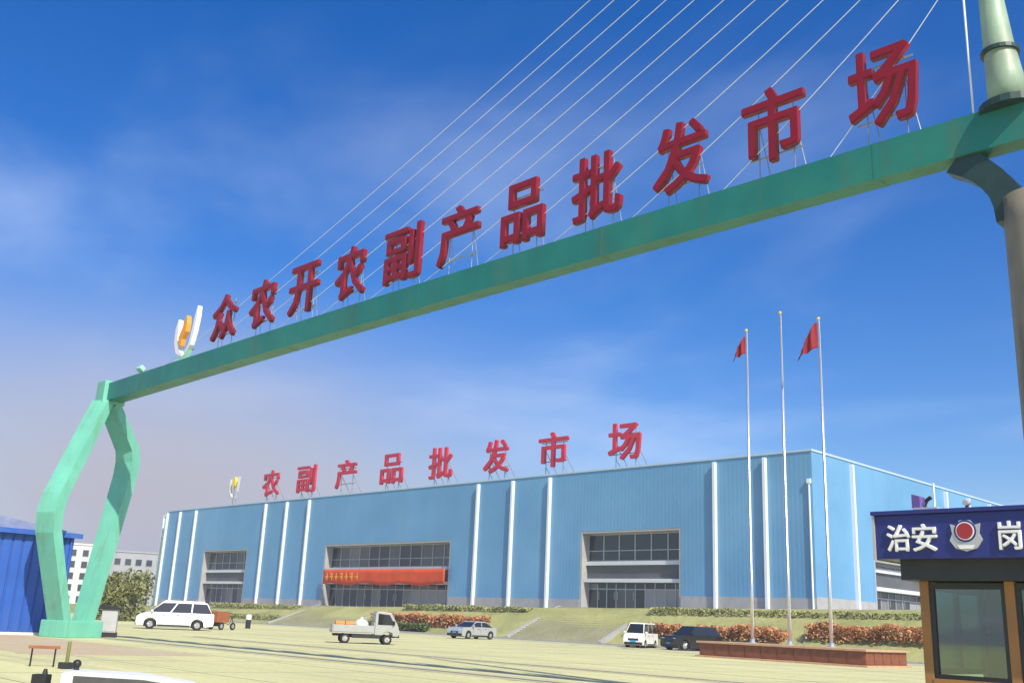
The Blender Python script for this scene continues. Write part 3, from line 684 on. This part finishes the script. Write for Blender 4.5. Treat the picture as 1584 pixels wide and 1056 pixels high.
def flag(x, zt, hoist, fly, droop, lb, seed):
    rnd = random.Random(seed); t = thing('flag', lb, 'flag', (x, 56.0, zt), 0, 'red flags on the flagpoles')
    bm = BM(); nu, nv = 18, 14; grid = []
    d = Vector((-.80, -.45, 0)).normalized(); q = Vector((d.y, -d.x, 0))
    for i in range(nu+1):
        u = i/nu; row = []
        for j in range(nv+1):
            v = j/nv
            off = fly*(u**.8)*(.44+.20*v); fold = .20*math.sin(u*13+v*2.0)*u**.4*(.5+v*.6)
            p = d*(off+.07)+q*fold; p.z = -v*hoist-droop*u**1.4*(1-.5*v)+.05*math.sin(u*9+j)
            row.append(bm.verts.new(p))
        grid.append(row)
    for a, b in zip(grid, grid[1:]):
        for j in range(nv): bm.faces.new((a[j], b[j], b[j+1], a[j+1]))
    o = link('cloth', bm, 'flag_red', t, True); so = o.modifiers.new('thickness', 'SOLIDIFY'); so.thickness = .008
flag(-29.75, 20.55, 1.7, 2.0, 1.5, 'larger red flag drooping from the right flagpole', 1)
flag(-35.0, 20.5, 1.2, 1.3, .9, 'small red flag drooping from the left flagpole', 2)

# ------------------------------------------------------------------ security booth
bt_ = thing('security_booth', 'dark sentry booth with blue sign band reading 治安岗 and police badge', 'booth', (-4.5, 12.4, 0))
def bp_(name, b, m, smooth=False): return link(name, b, m, bt_, smooth)
XA, XB = -.90, 2.0                        # body, local x ; local y 0 = front
FZ0, FZ1 = 2.395, 2.92
bp_('sign_band', bx(-1.23, 2.25, -.40, 2.35, FZ0, FZ1, bev=.012), 'booth_blue')
bp_('roof_cap', bx(-1.27, 2.29, -.44, 2.39, FZ1, FZ1+.05, bev=.01), 'booth_blue')
bp_('end_trim', bx(-1.262, -1.232, -.42, 2.36, FZ0-.01, FZ1-.005), 'badge_silver')
bp_('soffit', bx(XA-.12, XB+.12, -.22, 2.12, 2.16, FZ0), 'booth_dark')
bp_('floor', bx(XA, XB, 0, 1.9, 0, .12), 'booth_dark')
for i, x in enumerate((XA, .09, 1.04, XB-.11)):
    bp_('post', bx(x, x+.11, 0, .11, .12, 2.16, bev=.006), 'booth_wood'); 
for x in (XA, XB-.11): bp_('post', bx(x, x+.11, 1.79, 1.9, .12, 2.16), 'booth_wood')
# lower boards
for x0, x1 in ((XA+.11, .09), (.20, 1.04), (1.15, XB-.11)):
    n = 3; st = (x1-x0)/n
    for i in range(n): bp_('panel_board', bx(x0+i*st+.006, x0+(i+1)*st-.006, .03, .07, .12, .98), 'booth_wood')
    bp_('sill', bx(x0, x1, -.01, .12, .98, 1.04), 'booth_wood')
    b = BM(); box(b, x0, x0+.05, .02, .09, 1.04, 2.14); box(b, x1-.05, x1, .02, .09, 1.04, 2.14); box(b, x0+.05, x1-.05, .02, .09, 2.07, 2.14); box(b, x0+.05, x1-.05, .02, .09, 1.04, 1.09)
    fr_ = bp_('window_frame', b, 'booth_dark')
    link('pane', bx(x0+.05, x1-.05, .05, .058, 1.09, 2.07), 'glass', fr_)
for sx in (XA+.05, XB-.06):
    bp_('side_panel', bx(sx-.03, sx+.03, .112, 1.788, .12, .98), 'booth_wood')
    b = BM(); box(b, sx-.03, sx+.03, .112, .18, 1.08, 2.14); box(b, sx-.03, sx+.03, 1.72, 1.788, 1.08, 2.14); box(b, sx-.03, sx+.03, .18, 1.72, 1.08, 1.15); box(b, sx-.03, sx+.03, .18, 1.72, 2.06, 2.14); box(b, sx-.03, sx+.03, .92, .98, 1.15, 2.06)
    fr_ = bp_('window_frame', b, 'booth_dark')
    link('pane', bx(sx-.004, sx+.004, .18, .92, 1.15, 2.06), 'glass', fr_); link('pane', bx(sx-.004, sx+.004, .98, 1.72, 1.15, 2.06), 'glass', fr_)
b = BM(); box(b, XA+.112, XB-.112, 1.82, 1.88, .12, 1.3); box(b, XA+.112, .1, 1.82, 1.88, 1.3, 2.16); bp_('back_wall', b, 'booth_dark')
fr_ = bp_('window_frame', bx(.1, .17, 1.82, 1.88, 1.3, 2.16), 'booth_dark')
link('pane', bx(.172, XB-.112, 1.845, 1.853, 1.302, 2.158), 'glass', fr_)
# lettering and badge
for ch, x0, x1 in (('治', -5.58, -5.29), ('安', -5.265, -4.97), ('岗', -4.27, -4.03)):
    glyph('sign_letter', ch, x0+4.5, x1+4.5, 2.48, 2.80, -.412, .05, .016, ['white'], bt_)
bcx, bcz = -4.635+4.5, 2.655
sh = [(-.17, .13), (-.15, .02), (-.185, -.06), (-.12, -.15), (0, -.185), (.12, -.15), (.185, -.06), (.15, .02), (.17, .13), (.10, .11), (.06, .17), (-.06, .17), (-.10, .11)]
b = BM(); prism(b, [(bcx+x, bcz+z) for x, z in sh], -.425, -.40); bd = bp_('badge', b, 'badge_silver')
def disc(r_, y0, y1, cx, cz, m, nm):
    b = BM(); prism(b, [(cx+r_*math.cos(2*PI*i/24), cz+r_*math.sin(2*PI*i/24)) for i in range(24)], y0, y1); link(nm, b, m, bd)
disc(.125, -.430, -.4252, bcx, bcz+.045, 'booth_blue', 'badge_ring')
disc(.105, -.436, -.4302, bcx, bcz+.045, 'white', 'badge_rim')
disc(.092, -.442, -.4362, bcx, bcz+.045, 'badge_red', 'badge_disc')
b = BM(); prism(b, [(bcx-.10, bcz-.115), (bcx-.07, bcz-.155), (bcx+.07, bcz-.155), (bcx+.10, bcz-.115)], -.431, -.4255); link('badge_scroll', b, 'white', bd)
# sticker low on the booth front
# alarm unit and floodlight on the booth roof
al = thing('alarm_unit', 'purple beacon box with white aerial on the roof of the booth', 'beacon', (-5.25, 12.35, FZ1+.05))
link('base', bx(-.10, .20, -.1, .1, 0, .06, bev=.008), 'badge_silver', al)
b = BM(); prism(b, [(-.12, .06), (-.02, .06), (-.02, .20), (-.12, .23)], -.08, .08); link('beacon', b, 'siren', al)
b = BM(); tube(b, [(.02, 0, .06), (.03, 0, .15), (.09, 0, .19)], .025, 6); link('bracket', b, 'trim_black', al)
b = BM(); tube(b, [(.13, 0, .05), (.13, 0, .36)], .012, 6); link('aerial', b, 'white', al)
ro = thing('booth_spotlight', 'small round spotlight on the roof edge of the booth', 'floodlight', (-4.64, 12.1, FZ1+.05))
b = BM(); tube(b, [(0, 0, 0), (0, 0, .05)], .02, 6); link('stem', b, 'trim_black', ro)
b = BM(); tube(b, [(0, .05, .075), (0, -.05, .065)], .035, 10); link('lamp_head', b, 'badge_silver', ro)
# things inside / in front
ch_ = thing('office_chair', 'black high backed chair inside the booth', 'chair', (-4.72, 13.2, .12), R(200))
link('seat', bx(-.25, .25, -.25, .25, .45, .55, bev=.03), 'chair', ch_)
b = bx(-.24, .24, -.05, .05, 0, .85, bev=.04); b.transform(Matrix.Translation((0, .26, .6)) @ Matrix.Rotation(R(-10), 4, 'X')); link('backrest', b, 'chair', ch_)
b = BM(); tube(b, [(0, 0, .1), (0, 0, .45)], .035, 8); link('column', b, 'alloy', ch_)
for i in range(5):
    b = BM(); a = i*2*PI/5; tube(b, [(0, 0, .12), (math.cos(a)*.28, math.sin(a)*.28, .06)], .025, 6); ball(b, (math.cos(a)*.28, math.sin(a)*.28, .03), .03, 6); link('leg', b, 'trim_black', ch_)
dk = thing('desk', 'grey desk under the booth window', 'desk', (-3.9, 12.95, .12))
link('desk_top', bx(-.5, .6, -.25, .3, .72, .76), 'cabinet', dk)
for x in (-.46, .52):
    link('leg', bx(x, x+.04, -.2, .25, 0, .72), 'trim_black', dk)
mo = thing('monitor', 'black monitor standing on the grey desk in the booth', 'monitor', (-3.75, 13.0, .88))
link('stand', bx(-.10, .10, -.08, .08, 0, .015), 'trim_black', mo); link('neck', bx(-.02, .02, -.01, .02, .015, .16), 'trim_black', mo)
link('screen', bx(-.26, .26, -.02, .02, .12, .46, bev=.008), 'trim_black', mo)
bk = thing('paper_stand', 'orange and blue leaflet stand on the right sill of the booth', 'leaflet stand', (-3.98, 12.355, 1.04))
link('backboard', bx(-.12, .16, -.03, -.005, .0, .10), 'blue_plastic', bk); link('leaflet', bx(-.06, .09, -.045, -.031, .03, .24), 'orange', bk); link('tray', bx(-.22, .04, -.09, -.046, 0, .06), 'green_plastic', bk)

# ------------------------------------------------------------------ blue shed and left end
shd = thing('blue_shed', 'bright blue corrugated steel shed beside the left gate legs', 'shed', (-52, 14.5, 0))
X1, X0, Y0s, Y1s, Hs = 3.8, -4.5, -4.5, 4.6, 4.45
link('body', bx(X0, X1, Y0s, Y1s, .12, Hs), 'shed_blue', shd)
link('base_sill', bx(X0-.05, X1+.05, Y0s-.05, Y1s+.05, -.02, .12), 'concrete_light', shd)
b = bx(-.20, .20, -.055, .02, .14, Hs-.05); bmesh.ops.bevel(b, geom=[e for e in b.edges if abs(e.verts[0].co.z-e.verts[1].co.z) > 1], offset=.04, segments=1, affect='EDGES')
rib = bpy.data.meshes.new('cladding_panel'); b.to_mesh(rib); b.free(); rib.materials.append(M['shed_blue'])
n = int((Y1s-Y0s)/.455)
for i in range(n): inst('cladding_panel', rib, shd, (X1, Y0s+.25+i*.455, random.uniform(-.01, .01)), R(90))
n = int((X1-X0)/.455)
for i in range(n): inst('cladding_panel', rib, shd, (X0+.25+i*.455, Y0s, random.uniform(-.01, .01)))
b = BM(); prism(b, [(Y0s-.25, Hs), (Y1s+.25, Hs), (Y1s+.25, Hs+.10), (.6, Hs+.68), (Y0s-.25, Hs+.42)], X0-.25, X1+.28)
b.transform(Matrix(((0, 1, 0, 0), (1, 0, 0, 0), (0, 0, 1, 0), (0, 0, 0, 1)))); link('roof', b, 'shed_roof', shd)
b = BM(); box(b, X1+.282, X1+.34, Y0s-.25, Y1s+.25, Hs-.10, Hs+.12); link('gutter', b, 'shed_blue', shd)
b = BM(); tube(b, [(X1+.12, Y1s-.15, .2), (X1+.12, Y1s-.15, Hs-.1)], .05, 8); link('downpipe', b, 'shed_blue', shd)

cb_ = thing('equipment_cabinet', 'grey cabinet with dark lid and feet behind the left gate foot', 'cabinet', (-47.9, 21.2, 0), R(60))
link('body', bx(-.35, .35, -.25, .25, .22, 1.25, bev=.01), 'cabinet', cb_)
b = BM(); prism(b, [(-.5, 1.25), (.5, 1.25), (.55, 1.34), (-.42, 1.48)], -.33, .33); link('lid', b, 'trim_black', cb_)
link('foot', bx(-.4, .4, -.3, .3, -.02, .22), 'trim_black', cb_)
link('door', bx(-.31, .31, -.268, -.252, .28, 1.18), 'cabinet', cb_)
lb_ = thing('litter_bin', 'small white and dark litter bin standing right of the orange cargo tricycle', 'bin', (-80.5, 48.0, 0))
b = BM(); tube(b, [(0, 0, 0), (0, 0, .75)], .22, 12); link('body', b, 'trim_black', lb_)
b = BM(); tube(b, [(0, 0, .75), (0, 0, 1.1), (0, 0, 1.18)], [.24, .24, .12], 12); link('lid', b, 'white', lb_)

# ------------------------------------------------------------------ foreground bits at lower left
isl = thing('concrete_block', 'low concrete block with pale top and dark front at lower left', 'barrier block', (-18.4, 7.9, 0), 0)
b = BM(); prism(b, [(-.42, 0), (1.85, 0), (1.85, .16), (.95, .29), (-.25, .33), (-.42, .29)], -.55, .40, bev=.02); b.transform(Matrix.Rotation(R(66), 4, 'Z')); link('body', b, 'concrete_light', isl)
b = BM(); prism(b, [(-.22, .02), (1.55, .02), (1.55, .13), (.92, .22), (-.22, .265)], -.575, -.552); b.transform(Matrix.Rotation(R(66), 4, 'Z')); link('front_panel', b, 'island_dark', isl)
bl_ = thing('ball_lamp', 'small black ball shaped lamp on the concrete block', 'lamp', (-18.5, 7.72, .33))
b = BM(); tube(b, [(0, 0, 0), (0, 0, .05)], .05, 8); link('base', b, 'trim_black', bl_)
b = BM(); ball(b, (0, 0, .10), .075, 12); link('globe', b, 'trim_black', bl_, True)
rk = thing('valve_box', 'black box with pipe stub left of the concrete block', 'box', (-18.62, 7.22, 0), R(40))
link('body', bx(-.16, .10, -.10, .10, 0, .25, bev=.01), 'trim_black', rk)
b = BM(); tube(b, [(.02, 0, .25), (.02, 0, .34)], [.05, .03], 8); link('pipe', b, 'trim_black', rk)
bar = thing('parking_barrier', 'low folding parking barrier with rust brown bar near the left edge', 'barrier', (-25.1, 9.65, 0), R(66))
for x in (-.25, .25):
    b = BM(); tube(b, [(x, 0, 0), (x, 0, .45)], .022, 6); link('leg', b, 'trim_black', bar)
link('bar', bx(-.34, .34, -.03, .03, .40, .47, bev=.008), 'tricycle_red', bar)
ps = thing('marker_post', 'thin olive marker post between the gate foot and the concrete block', 'post', (-24.3, 9.9, 0))
b = BM(); tube(b, [(0, 0, 0), (0, 0, .6)], .045, 8); link('post', b, 'leaf_olive', ps)
link('foot', bx(-.14, .14, -.14, .14, 0, .14, bev=.01), 'trim_black', ps)

# ------------------------------------------------------------------ vehicles
def wheel_mesh(r_, wdt):
    bm = BM(); prof = [(r_*.55, -wdt/2), (r_*.93, -wdt/2), (r_, -wdt*.33), (r_, wdt*.33), (r_*.93, wdt/2), (r_*.55, wdt/2)]
    n = 20; rings = [[bm.verts.new((rr*math.cos(2*PI*k/n), y, rr*math.sin(2*PI*k/n))) for k in range(n)] for rr, y in prof]
    for a, b in zip(rings, rings[1:]):
        for k in range(n): bm.faces.new((a[k], a[(k+1) % n], b[(k+1) % n], b[k]))
    me = bpy.data.meshes.new('wheel'); bmesh.ops.recalc_face_normals(bm, faces=bm.faces[:]); bm.to_mesh(me); bm.free(); me.materials.append(M['rubber'])
    bm = BM(); n = 20
    for sy in (-1, 1):
        tube(bm, [(0, sy*wdt*.40, 0), (0, sy*wdt*.47, 0)], r_*.2, 10)
        for k in range(5):
            a = 2*PI*k/5; d = Vector((math.cos(a), 0, math.sin(a))); tube(bm, [Vector((0, sy*wdt*.42, 0)), d*r_*.6+Vector((0, sy*wdt*.42, 0))], r_*.09, 5)
    tube(bm, [(0, -wdt*.36, 0), (0, wdt*.36, 0)], r_*.56, 20)
    mr = bpy.data.meshes.new('rim'); bmesh.ops.recalc_face_normals(bm, faces=bm.faces[:]); bm.to_mesh(mr); bm.free(); mr.materials.append(M['alloy'])
    return me, mr
def add_wheels(t, xs_, W, r_, wdt=.21):
    me, mr = wheel_mesh(r_, wdt)
    for x in xs_:
        for sy in (-1, 1):
            o = inst('wheel', me, t, (x, sy*(W/2-wdt/2-.01), r_)); inst('rim', mr, o, (0, 0, 0))
def quad_pane(t, pts, m='glass_car', name='window', thick=.012, inset=.06):
    """pane set just proud of face pts (4 corners, outward normal by order)"""
    P = [Vector(p) for p in pts]; c = sum(P, Vector())/len(P); nrm = (P[1]-P[0]).cross(P[2]-P[0]).normalized()
    Q = [p+(c-p).normalized()*inset for p in P]
    bm = BM(); a = [bm.verts.new(q-nrm*.03) for q in Q]; b = [bm.verts.new(q+nrm*thick) for q in Q]
    n = len(Q); bm.faces.new(a[::-1]); bm.faces.new(b)
    for i in range(n): bm.faces.new((a[i], a[(i+1) % n], b[(i+1) % n], b[i]))
    return link(name, bm, m, t)
def car(name, lb, cat, loc, rz, L, W, H, paint, belt, hood, nose, wb_f, wb_r, roof_f, roof_r, rear, wr=.33, axf=None, axr=None, nwin=2, rails=False, group=None):
    """x forward. wb_f: windscreen base x, wb_r: rear glass base x, roof_f / roof_r roof ends"""
    t = thing(name, lb, cat, loc, rz, group); h = L/2; hw = W/2
    axf = axf if axf is not None else h-.85; axr = axr if axr is not None else -h+.8
    def arch(ax): return [(ax+(wr+.07)*math.cos(a), max(.2, wr+(wr+.07)*math.sin(a))) for a in [PI*k/8 for k in range(0, 9)]]
    poly = [(-h+.03, .30), (-h, .55), (-h+.02, rear-.05), (-h+.10, rear), (wb_r, belt), (wb_f, belt), (h-.25, hood), (h-.04, nose), (h, .5), (h-.05, .25)]
    bot = [(axf+wr+.09, .2)]+arch(axf)+[(axf-wr-.09, .2), (axr+wr+.09, .2)]+arch(axr)+[(axr-wr-.09, .22)]
    bm = BM(); prism(bm, poly+bot, -hw, hw, bev=.035); link('body', bm, paint, t, False)
    # greenhouse
    b0, b1 = hw-.05, hw-.20
    lo = [(wb_r, -b0), (wb_f, -b0), (wb_f, b0), (wb_r, b0)]; hi = [(roof_r, -b1), (roof_f, -b1), (roof_f, b1), (roof_r, b1)]
    bm = BM(); a = [bm.verts.new((x, y, belt-.02)) for x, y in lo]; md = [bm.verts.new((x, y, H-.05)) for x, y in hi]; tp = [bm.verts.new((x*.96, y*.90, H)) for x, y in hi]
    for r1, r2 in ((a, md), (md, tp)):
        for i in range(4): bm.faces.new((r1[i], r1[(i+1) % 4], r2[(i+1) % 4], r2[i]))
    bm.faces.new(a[::-1]); bm.faces.new(tp)
    bmesh.ops.bevel(bm, geom=[e for e in bm.edges if e.calc_face_angle(0) > .3], offset=.03, segments=2, affect='EDGES')
    link('roof', bm, paint, t)
    zb, zt = belt, H-.06
    quad_pane(t, [(wb_f, -b0, zb), (wb_f, b0, zb), (roof_f, b1, zt), (roof_f, -b1, zt)], name='windscreen', inset=.07)
    quad_pane(t, [(wb_r, b0, zb), (wb_r, -b0, zb), (roof_r, -b1, zt), (roof_r, b1, zt)], name='rear_window', inset=.09)
    for sy in (-1, 1):
        for i in range(nwin):
            u0, u1 = i/nwin, (i+1)/nwin
            x0 = wb_r+(wb_f-wb_r)*u0; x1 = wb_r+(wb_f-wb_r)*u1; y0 = roof_r+(roof_f-roof_r)*u0; y1 = roof_r+(roof_f-roof_r)*u1
            q = [(x0, sy*b0, zb), (x1, sy*b0, zb), (y1, sy*b1, zt), (y0, sy*b1, zt)]
            if sy > 0: q = q[::-1]
            quad_pane(t, q, name='window', inset=.055)
        bm = bx(h-.34, h-.035, sy*(hw-.30)-.16, sy*(hw-.30)+.16, nose-.14, nose-.005, bev=.02); link('headlight', bm, 'lamp_clear', t)
        bm = bx(-h-.012, -h+.12, sy*(hw-.14)-.09, sy*(hw-.14)+.09, rear-.42, rear-.10, bev=.02); link('taillight', bm, 'lamp_red', t)
        bm = bx(wb_f-.25, wb_f-.10, sy*(hw+.09)-.09, sy*(hw+.09)+.09, belt+.02, belt+.16, bev=.03); link('mirror', bm, paint, t)
        bm = BM()
        for xx in (wb_f-.95, wb_f-1.9): box(bm, xx-.10, xx+.10, sy*hw-.012, sy*hw+.018, belt-.18, belt-.14)
        link('door_handle', bm, 'trim_black', t)
        for xx in (wb_f-.28, wb_f-1.28, wb_f-2.25):
            if axr+wr*.5 < xx < axf: link('door_gap', bx(xx-.011, xx+.011, sy*hw-.02, sy*hw+.003, .36, belt-.03), 'trim_black', t)
        bm = bx(axr+wr+.12, axf-wr-.12, sy*hw-.02, sy*hw+.012, .22, .33); link('side_skirt', bm, 'trim_black', t)
    link('grille', bx(h-.05, h+.012, -.42, .42, nose-.30, nose-.14, bev=.01), 'trim_black', t)
    link('front_bumper', bx(h-.10, h+.022, -hw+.08, hw-.08, .26, .44, bev=.02), 'trim_black', t)
    link('rear_bumper', bx(-h-.022, -h+.10, -hw+.08, hw-.08, .30, .46, bev=.02), 'trim_black', t)
    link('number_plate', bx(h+.013, h+.028, -.22, .22, .46, .58), 'blue_plastic', t)
    link('underbody', bx(-h+.3, h-.3, -hw+.2, hw-.2, .18, .62), 'trim_black', t)
    if rails:
        for sy in (-1, 1):
            bm = BM(); tube(bm, [(roof_r*.9, sy*(b1-.14), H+.05), (roof_f*.85, sy*(b1-.14), H+.05)], .025, 6); link('roof_rail', bm, 'alloy', t)
    add_wheels(t, (axf, axr), W, wr)
    return t
def face(dx_, dy_): return math.atan2(dy_, dx_)
car('people_carrier', 'white people carrier parked side on near the gate legs, facing left', 'car', (-67.9, 34.7, 0), face(-.44, -.90), 5.15, 1.88, 1.86, 'white_car', 1.12, .98, .84, 1.75, -2.42, .95, -2.05, 1.15, wr=.35, axf=1.62, axr=-1.48, nwin=3, rails=True)
car('saloon_car', 'silver saloon car seen from its front corner before the rust coloured hedge', 'car', (-66.0, 61.2, 0), face(.12, -1), 4.6, 1.78, 1.46, 'silver_car', .98, .92, .76, 1.15, -1.75, .35, -1.05, 1.02, wr=.32)
car('microvan', 'boxy white microvan with its nose towards the left, next to the dark four wheel drive', 'van', (-51.9, 66.6, 0), face(.35, -1), 3.8, 1.62, 1.92, 'white_car', 1.10, 1.02, .86, 1.52, -1.82, .98, -1.72, 1.12, wr=.29, axf=1.25, axr=-1.25, nwin=3)
car('offroad_car', 'black four wheel drive car half hidden behind the left end of the brown platform', 'car', (-47.3, 67.0, 0), face(-.22, -1), 4.7, 1.9, 1.82, 'black_car', 1.16, 1.08, .92, 1.0, -2.15, .35, -1.85, 1.2, wr=.38)

# small grey truck with a load
tr = thing('small_truck', 'small pale grey truck with orange crates on its bed facing right', 'truck', (-46.85, 35.3, 0), face(.50, .87)); tr.scale = (.9, .9, .9)
link('chassis', bx(-1.95, 1.85, -.42, .42, .42, .56), 'trim_black', tr)
link('bed_floor', bx(-2.0, .45, -.78, .78, .60, .68), 'grey_truck', tr)
for sy in (-1, 1):
    link('side_board', bx(-2.0, .45, sy*.78-.03, sy*.78+.03, .681, 1.08, bev=.008), 'grey_truck', tr)
link('tailboard', bx(-2.06, -2.001, -.78, .78, .62, 1.08, bev=.008), 'grey_truck', tr); link('headboard', bx(.451, .50, -.78, .78, .62, 1.30), 'grey_truck', tr)
b = BM(); prism(b, [(.52, .55), (1.0, .55), (1.02, .70), (1.32, .78), (1.62, .70), (1.64, .50), (1.98, .50), (2.02, .85), (1.95, 1.12), (1.48, 1.90), (.62, 1.95), (.52, 1.8)], -.78, .78, bev=.03); link('cab', b, 'grey_truck', tr)
quad_pane(tr, [(1.935, -.74, 1.14), (1.935, .74, 1.14), (1.52, .70, 1.84), (1.52, -.70, 1.84)], name='windscreen', inset=.05)
for sy in (-1, 1):
    q = [(.66, sy*.782, 1.14), (1.80, sy*.782, 1.14), (1.40, sy*.782, 1.80), (.66, sy*.782, 1.84)]
    quad_pane(tr, q if sy < 0 else q[::-1], name='window', inset=.04)
    link('headlight', bx(1.96, 2.04, sy*.58-.12, sy*.58+.12, .72, .90, bev=.015), 'lamp_clear', tr)
    link('taillight', bx(-2.085, -2.062, sy*.66-.08, sy*.66+.08, .64, .76), 'lamp_red', tr)
    link('mirror', bx(1.62, 1.72, sy*.90-.06, sy*.90+.06, 1.2, 1.42, bev=.02), 'trim_black', tr)
link('bumper', bx(1.98, 2.06, -.74, .74, .42, .58, bev=.02), 'trim_black', tr)
link('side_guard', bx(-1.0+.15, .9, -.76, -.70, .34, .56), 'trim_black', tr); link('side_guard', bx(-1.0+.15, .9, .70, .76, .34, .56), 'trim_black', tr)
link('fuel_tank', bx(-.4, .3, -.69, -.45, .34, .58, bev=.03), 'trim_black', tr)
add_wheels(tr, (1.32, -1.25), 1.5, .29, .19)
Mw = tr.matrix_basis.copy()
for i, (x, y, z, lb) in enumerate(((-1.6, -.35, .68, 'orange crate on the truck bed, outer one at the tail'), (-1.0, -.35, .68, 'orange crate on the truck bed, nearer the cab'))):
    o = Matrix.Translation((-46.85, 35.3, 0)) @ Matrix.Rotation(face(.50, .87), 4, 'Z') @ Matrix.Scale(.9, 4) @ Vector((x, y, z))
    t = thing('crate', lb, 'crate', o, face(.50, .87), 'orange crates on the truck bed'); t.scale = (.9, .9, .9)
    b = BM(); box(b, -.27, .27, -.35, -.33, 0, .62); box(b, -.27, .27, .33, .35, 0, .62); box(b, -.27, -.25, -.329, .329, 0, .62); box(b, .25, .27, -.329, .329, 0, .62); box(b, -.249, .249, -.329, .329, 0, .02); link('shell', b, 'crate_orange', t)
    for k in range(3): link('slat', bx(-.28, .28, -.372, -.351, .05+k*.2, .17+k*.2), 'crate_orange', t)
o = Matrix.Translation((-46.85, 35.3, 0)) @ Matrix.Rotation(face(.50, .87), 4, 'Z') @ Matrix.Scale(.9, 4) @ Vector((-.25, 0, .68))
t = thing('sack', 'pale full sack lying on the truck bed behind the cab', 'sack', o, face(.5, .87)); t.scale = (.9, .9, .9)
b = BM(); ball(b, (0, 0, .38), .5, 14, .95, 1.2, .78)
for v in b.verts: v.co += Vector((random.uniform(-.02, .02), random.uniform(-.02, .02), random.uniform(-.02, .02)))
link('bag', b, 'concrete_light', t, True)
b = BM(); tube(b, [(.0, .0, .74), (.02, .0, .9)], [.10, .14], 8); link('tied_neck', b, 'concrete_light', t)

# orange cargo tricycle behind the people carrier
ct_ = thing('cargo_tricycle', 'orange brown cargo tricycle behind the tail of the white people carrier', 'tricycle', (-71.6, 40.2, 0), face(-.3, .95))
b = BM(); box(b, -.75, .55, -.45, -.42, .55, 1.35); box(b, -.75, .55, .42, .45, .55, 1.35); box(b, -.75, -.72, -.419, .419, .55, 1.35); box(b, .52, .55, -.419, .419, .55, 1.35); box(b, -.719, .519, -.419, .419, .55, .60)
link('cargo_box', b, 'tricycle_red', ct_)
b = BM(); tube(b, [(.4, 0, .5), (1.1, 0, .42), (1.35, 0, .95)], .035, 6); tube(b, [(1.35, 0, .95), (1.5, 0, .3)], .03, 6); link('frame', b, 'trim_black', ct_)
b = BM(); tube(b, [(1.30, -.3, 1.05), (1.35, 0, .98), (1.30, .3, 1.05)], .02, 6); link('handlebar', b, 'trim_black', ct_)
link('saddle', bx(.72, .98, -.11, .11, .78, .86, bev=.02), 'trim_black', ct_)
me, mr = wheel_mesh(.28, .10)
for p in ((-.3, -.52, .28), (-.3, .52, .28), (1.5, 0, .28)):
    o = inst('wheel', me, ct_, p); inst('rim', mr, o, (0, 0, 0))
b = BM(); tube(b, [(-.3, -.5, .28), (-.3, .5, .28)], .03, 6); box(b, -.38, -.22, -.3, .3, .3, .55); link('axle', b, 'trim_black', ct_)

# ------------------------------------------------------------------ far buildings at left
def far_block(name, lb, c, rz, L, D, H, wall, rows_, cols, ww, wh, roof_m, z0=1.6):
    t = thing(name, lb, 'building', (*c, 0), rz)
    link('wall', bx(-L/2, L/2, -D/2, D/2, -.1, H), wall, t)
    b = BM(); box(b, -L/2-.2, L/2+.2, -D/2-.2, D/2+.2, H, H+.4); link('roof', b, roof_m, t)
    wm = bpy.data.meshes.new('window'); b = bx(-ww/2, ww/2, -.08, .02, 0, wh); b.to_mesh(wm); b.free(); wm.materials.append(M['frame_metal'])
    pm = bpy.data.meshes.new('pane'); b = bx(-ww/2+.1, ww/2-.1, -.12, -.081, .1, wh-.1); b.to_mesh(pm); b.free(); pm.materials.append(M['glass_dark'])
    for r_ in range(rows_):
        for k in range(cols):
            x = -L/2+(k+.5)*L/cols; z = z0+r_*(H-z0)/rows_
            o = inst('window', wm, t, (x, -D/2, z)); inst('pane', pm, o, (0, 0, 0))
    return t
far_block('apartment_block', 'pale distant apartment block seen between the two gate legs', (-263, 103, 0)[:2], face(.37, .93), 17, 12, 15.5, 'apt_wall', 5, 6, 1.5, 1.7, 'apt_wall')
far_block('grey_office', 'distant grey building with rows of dark windows left of the hall', (-272, 126, 0)[:2], face(.40, .92), 24, 14, 15.2, 'grey_wall', 4, 9, 1.7, 1.8, 'grey_wall')

# ------------------------------------------------------------------ haze
hm = bpy.data.materials.new('haze'); hm.use_nodes = True; t = hm.node_tree; t.nodes.clear()
o = N(t, 'ShaderNodeOutputMaterial'); v = N(t, 'ShaderNodeVolumePrincipled')
v.inputs['Color'].default_value = (.86, .90, 1, 1); v.inputs['Density'].default_value = .0007; v.inputs['Anisotropy'].default_value = .2
t.links.new(v.outputs[0], o.inputs['Volume']); M['haze'] = hm
hz = struct('haze', bx(-1505, 1505, -1505, 1505, -1.0, 27.5), 'haze', 'stuff')
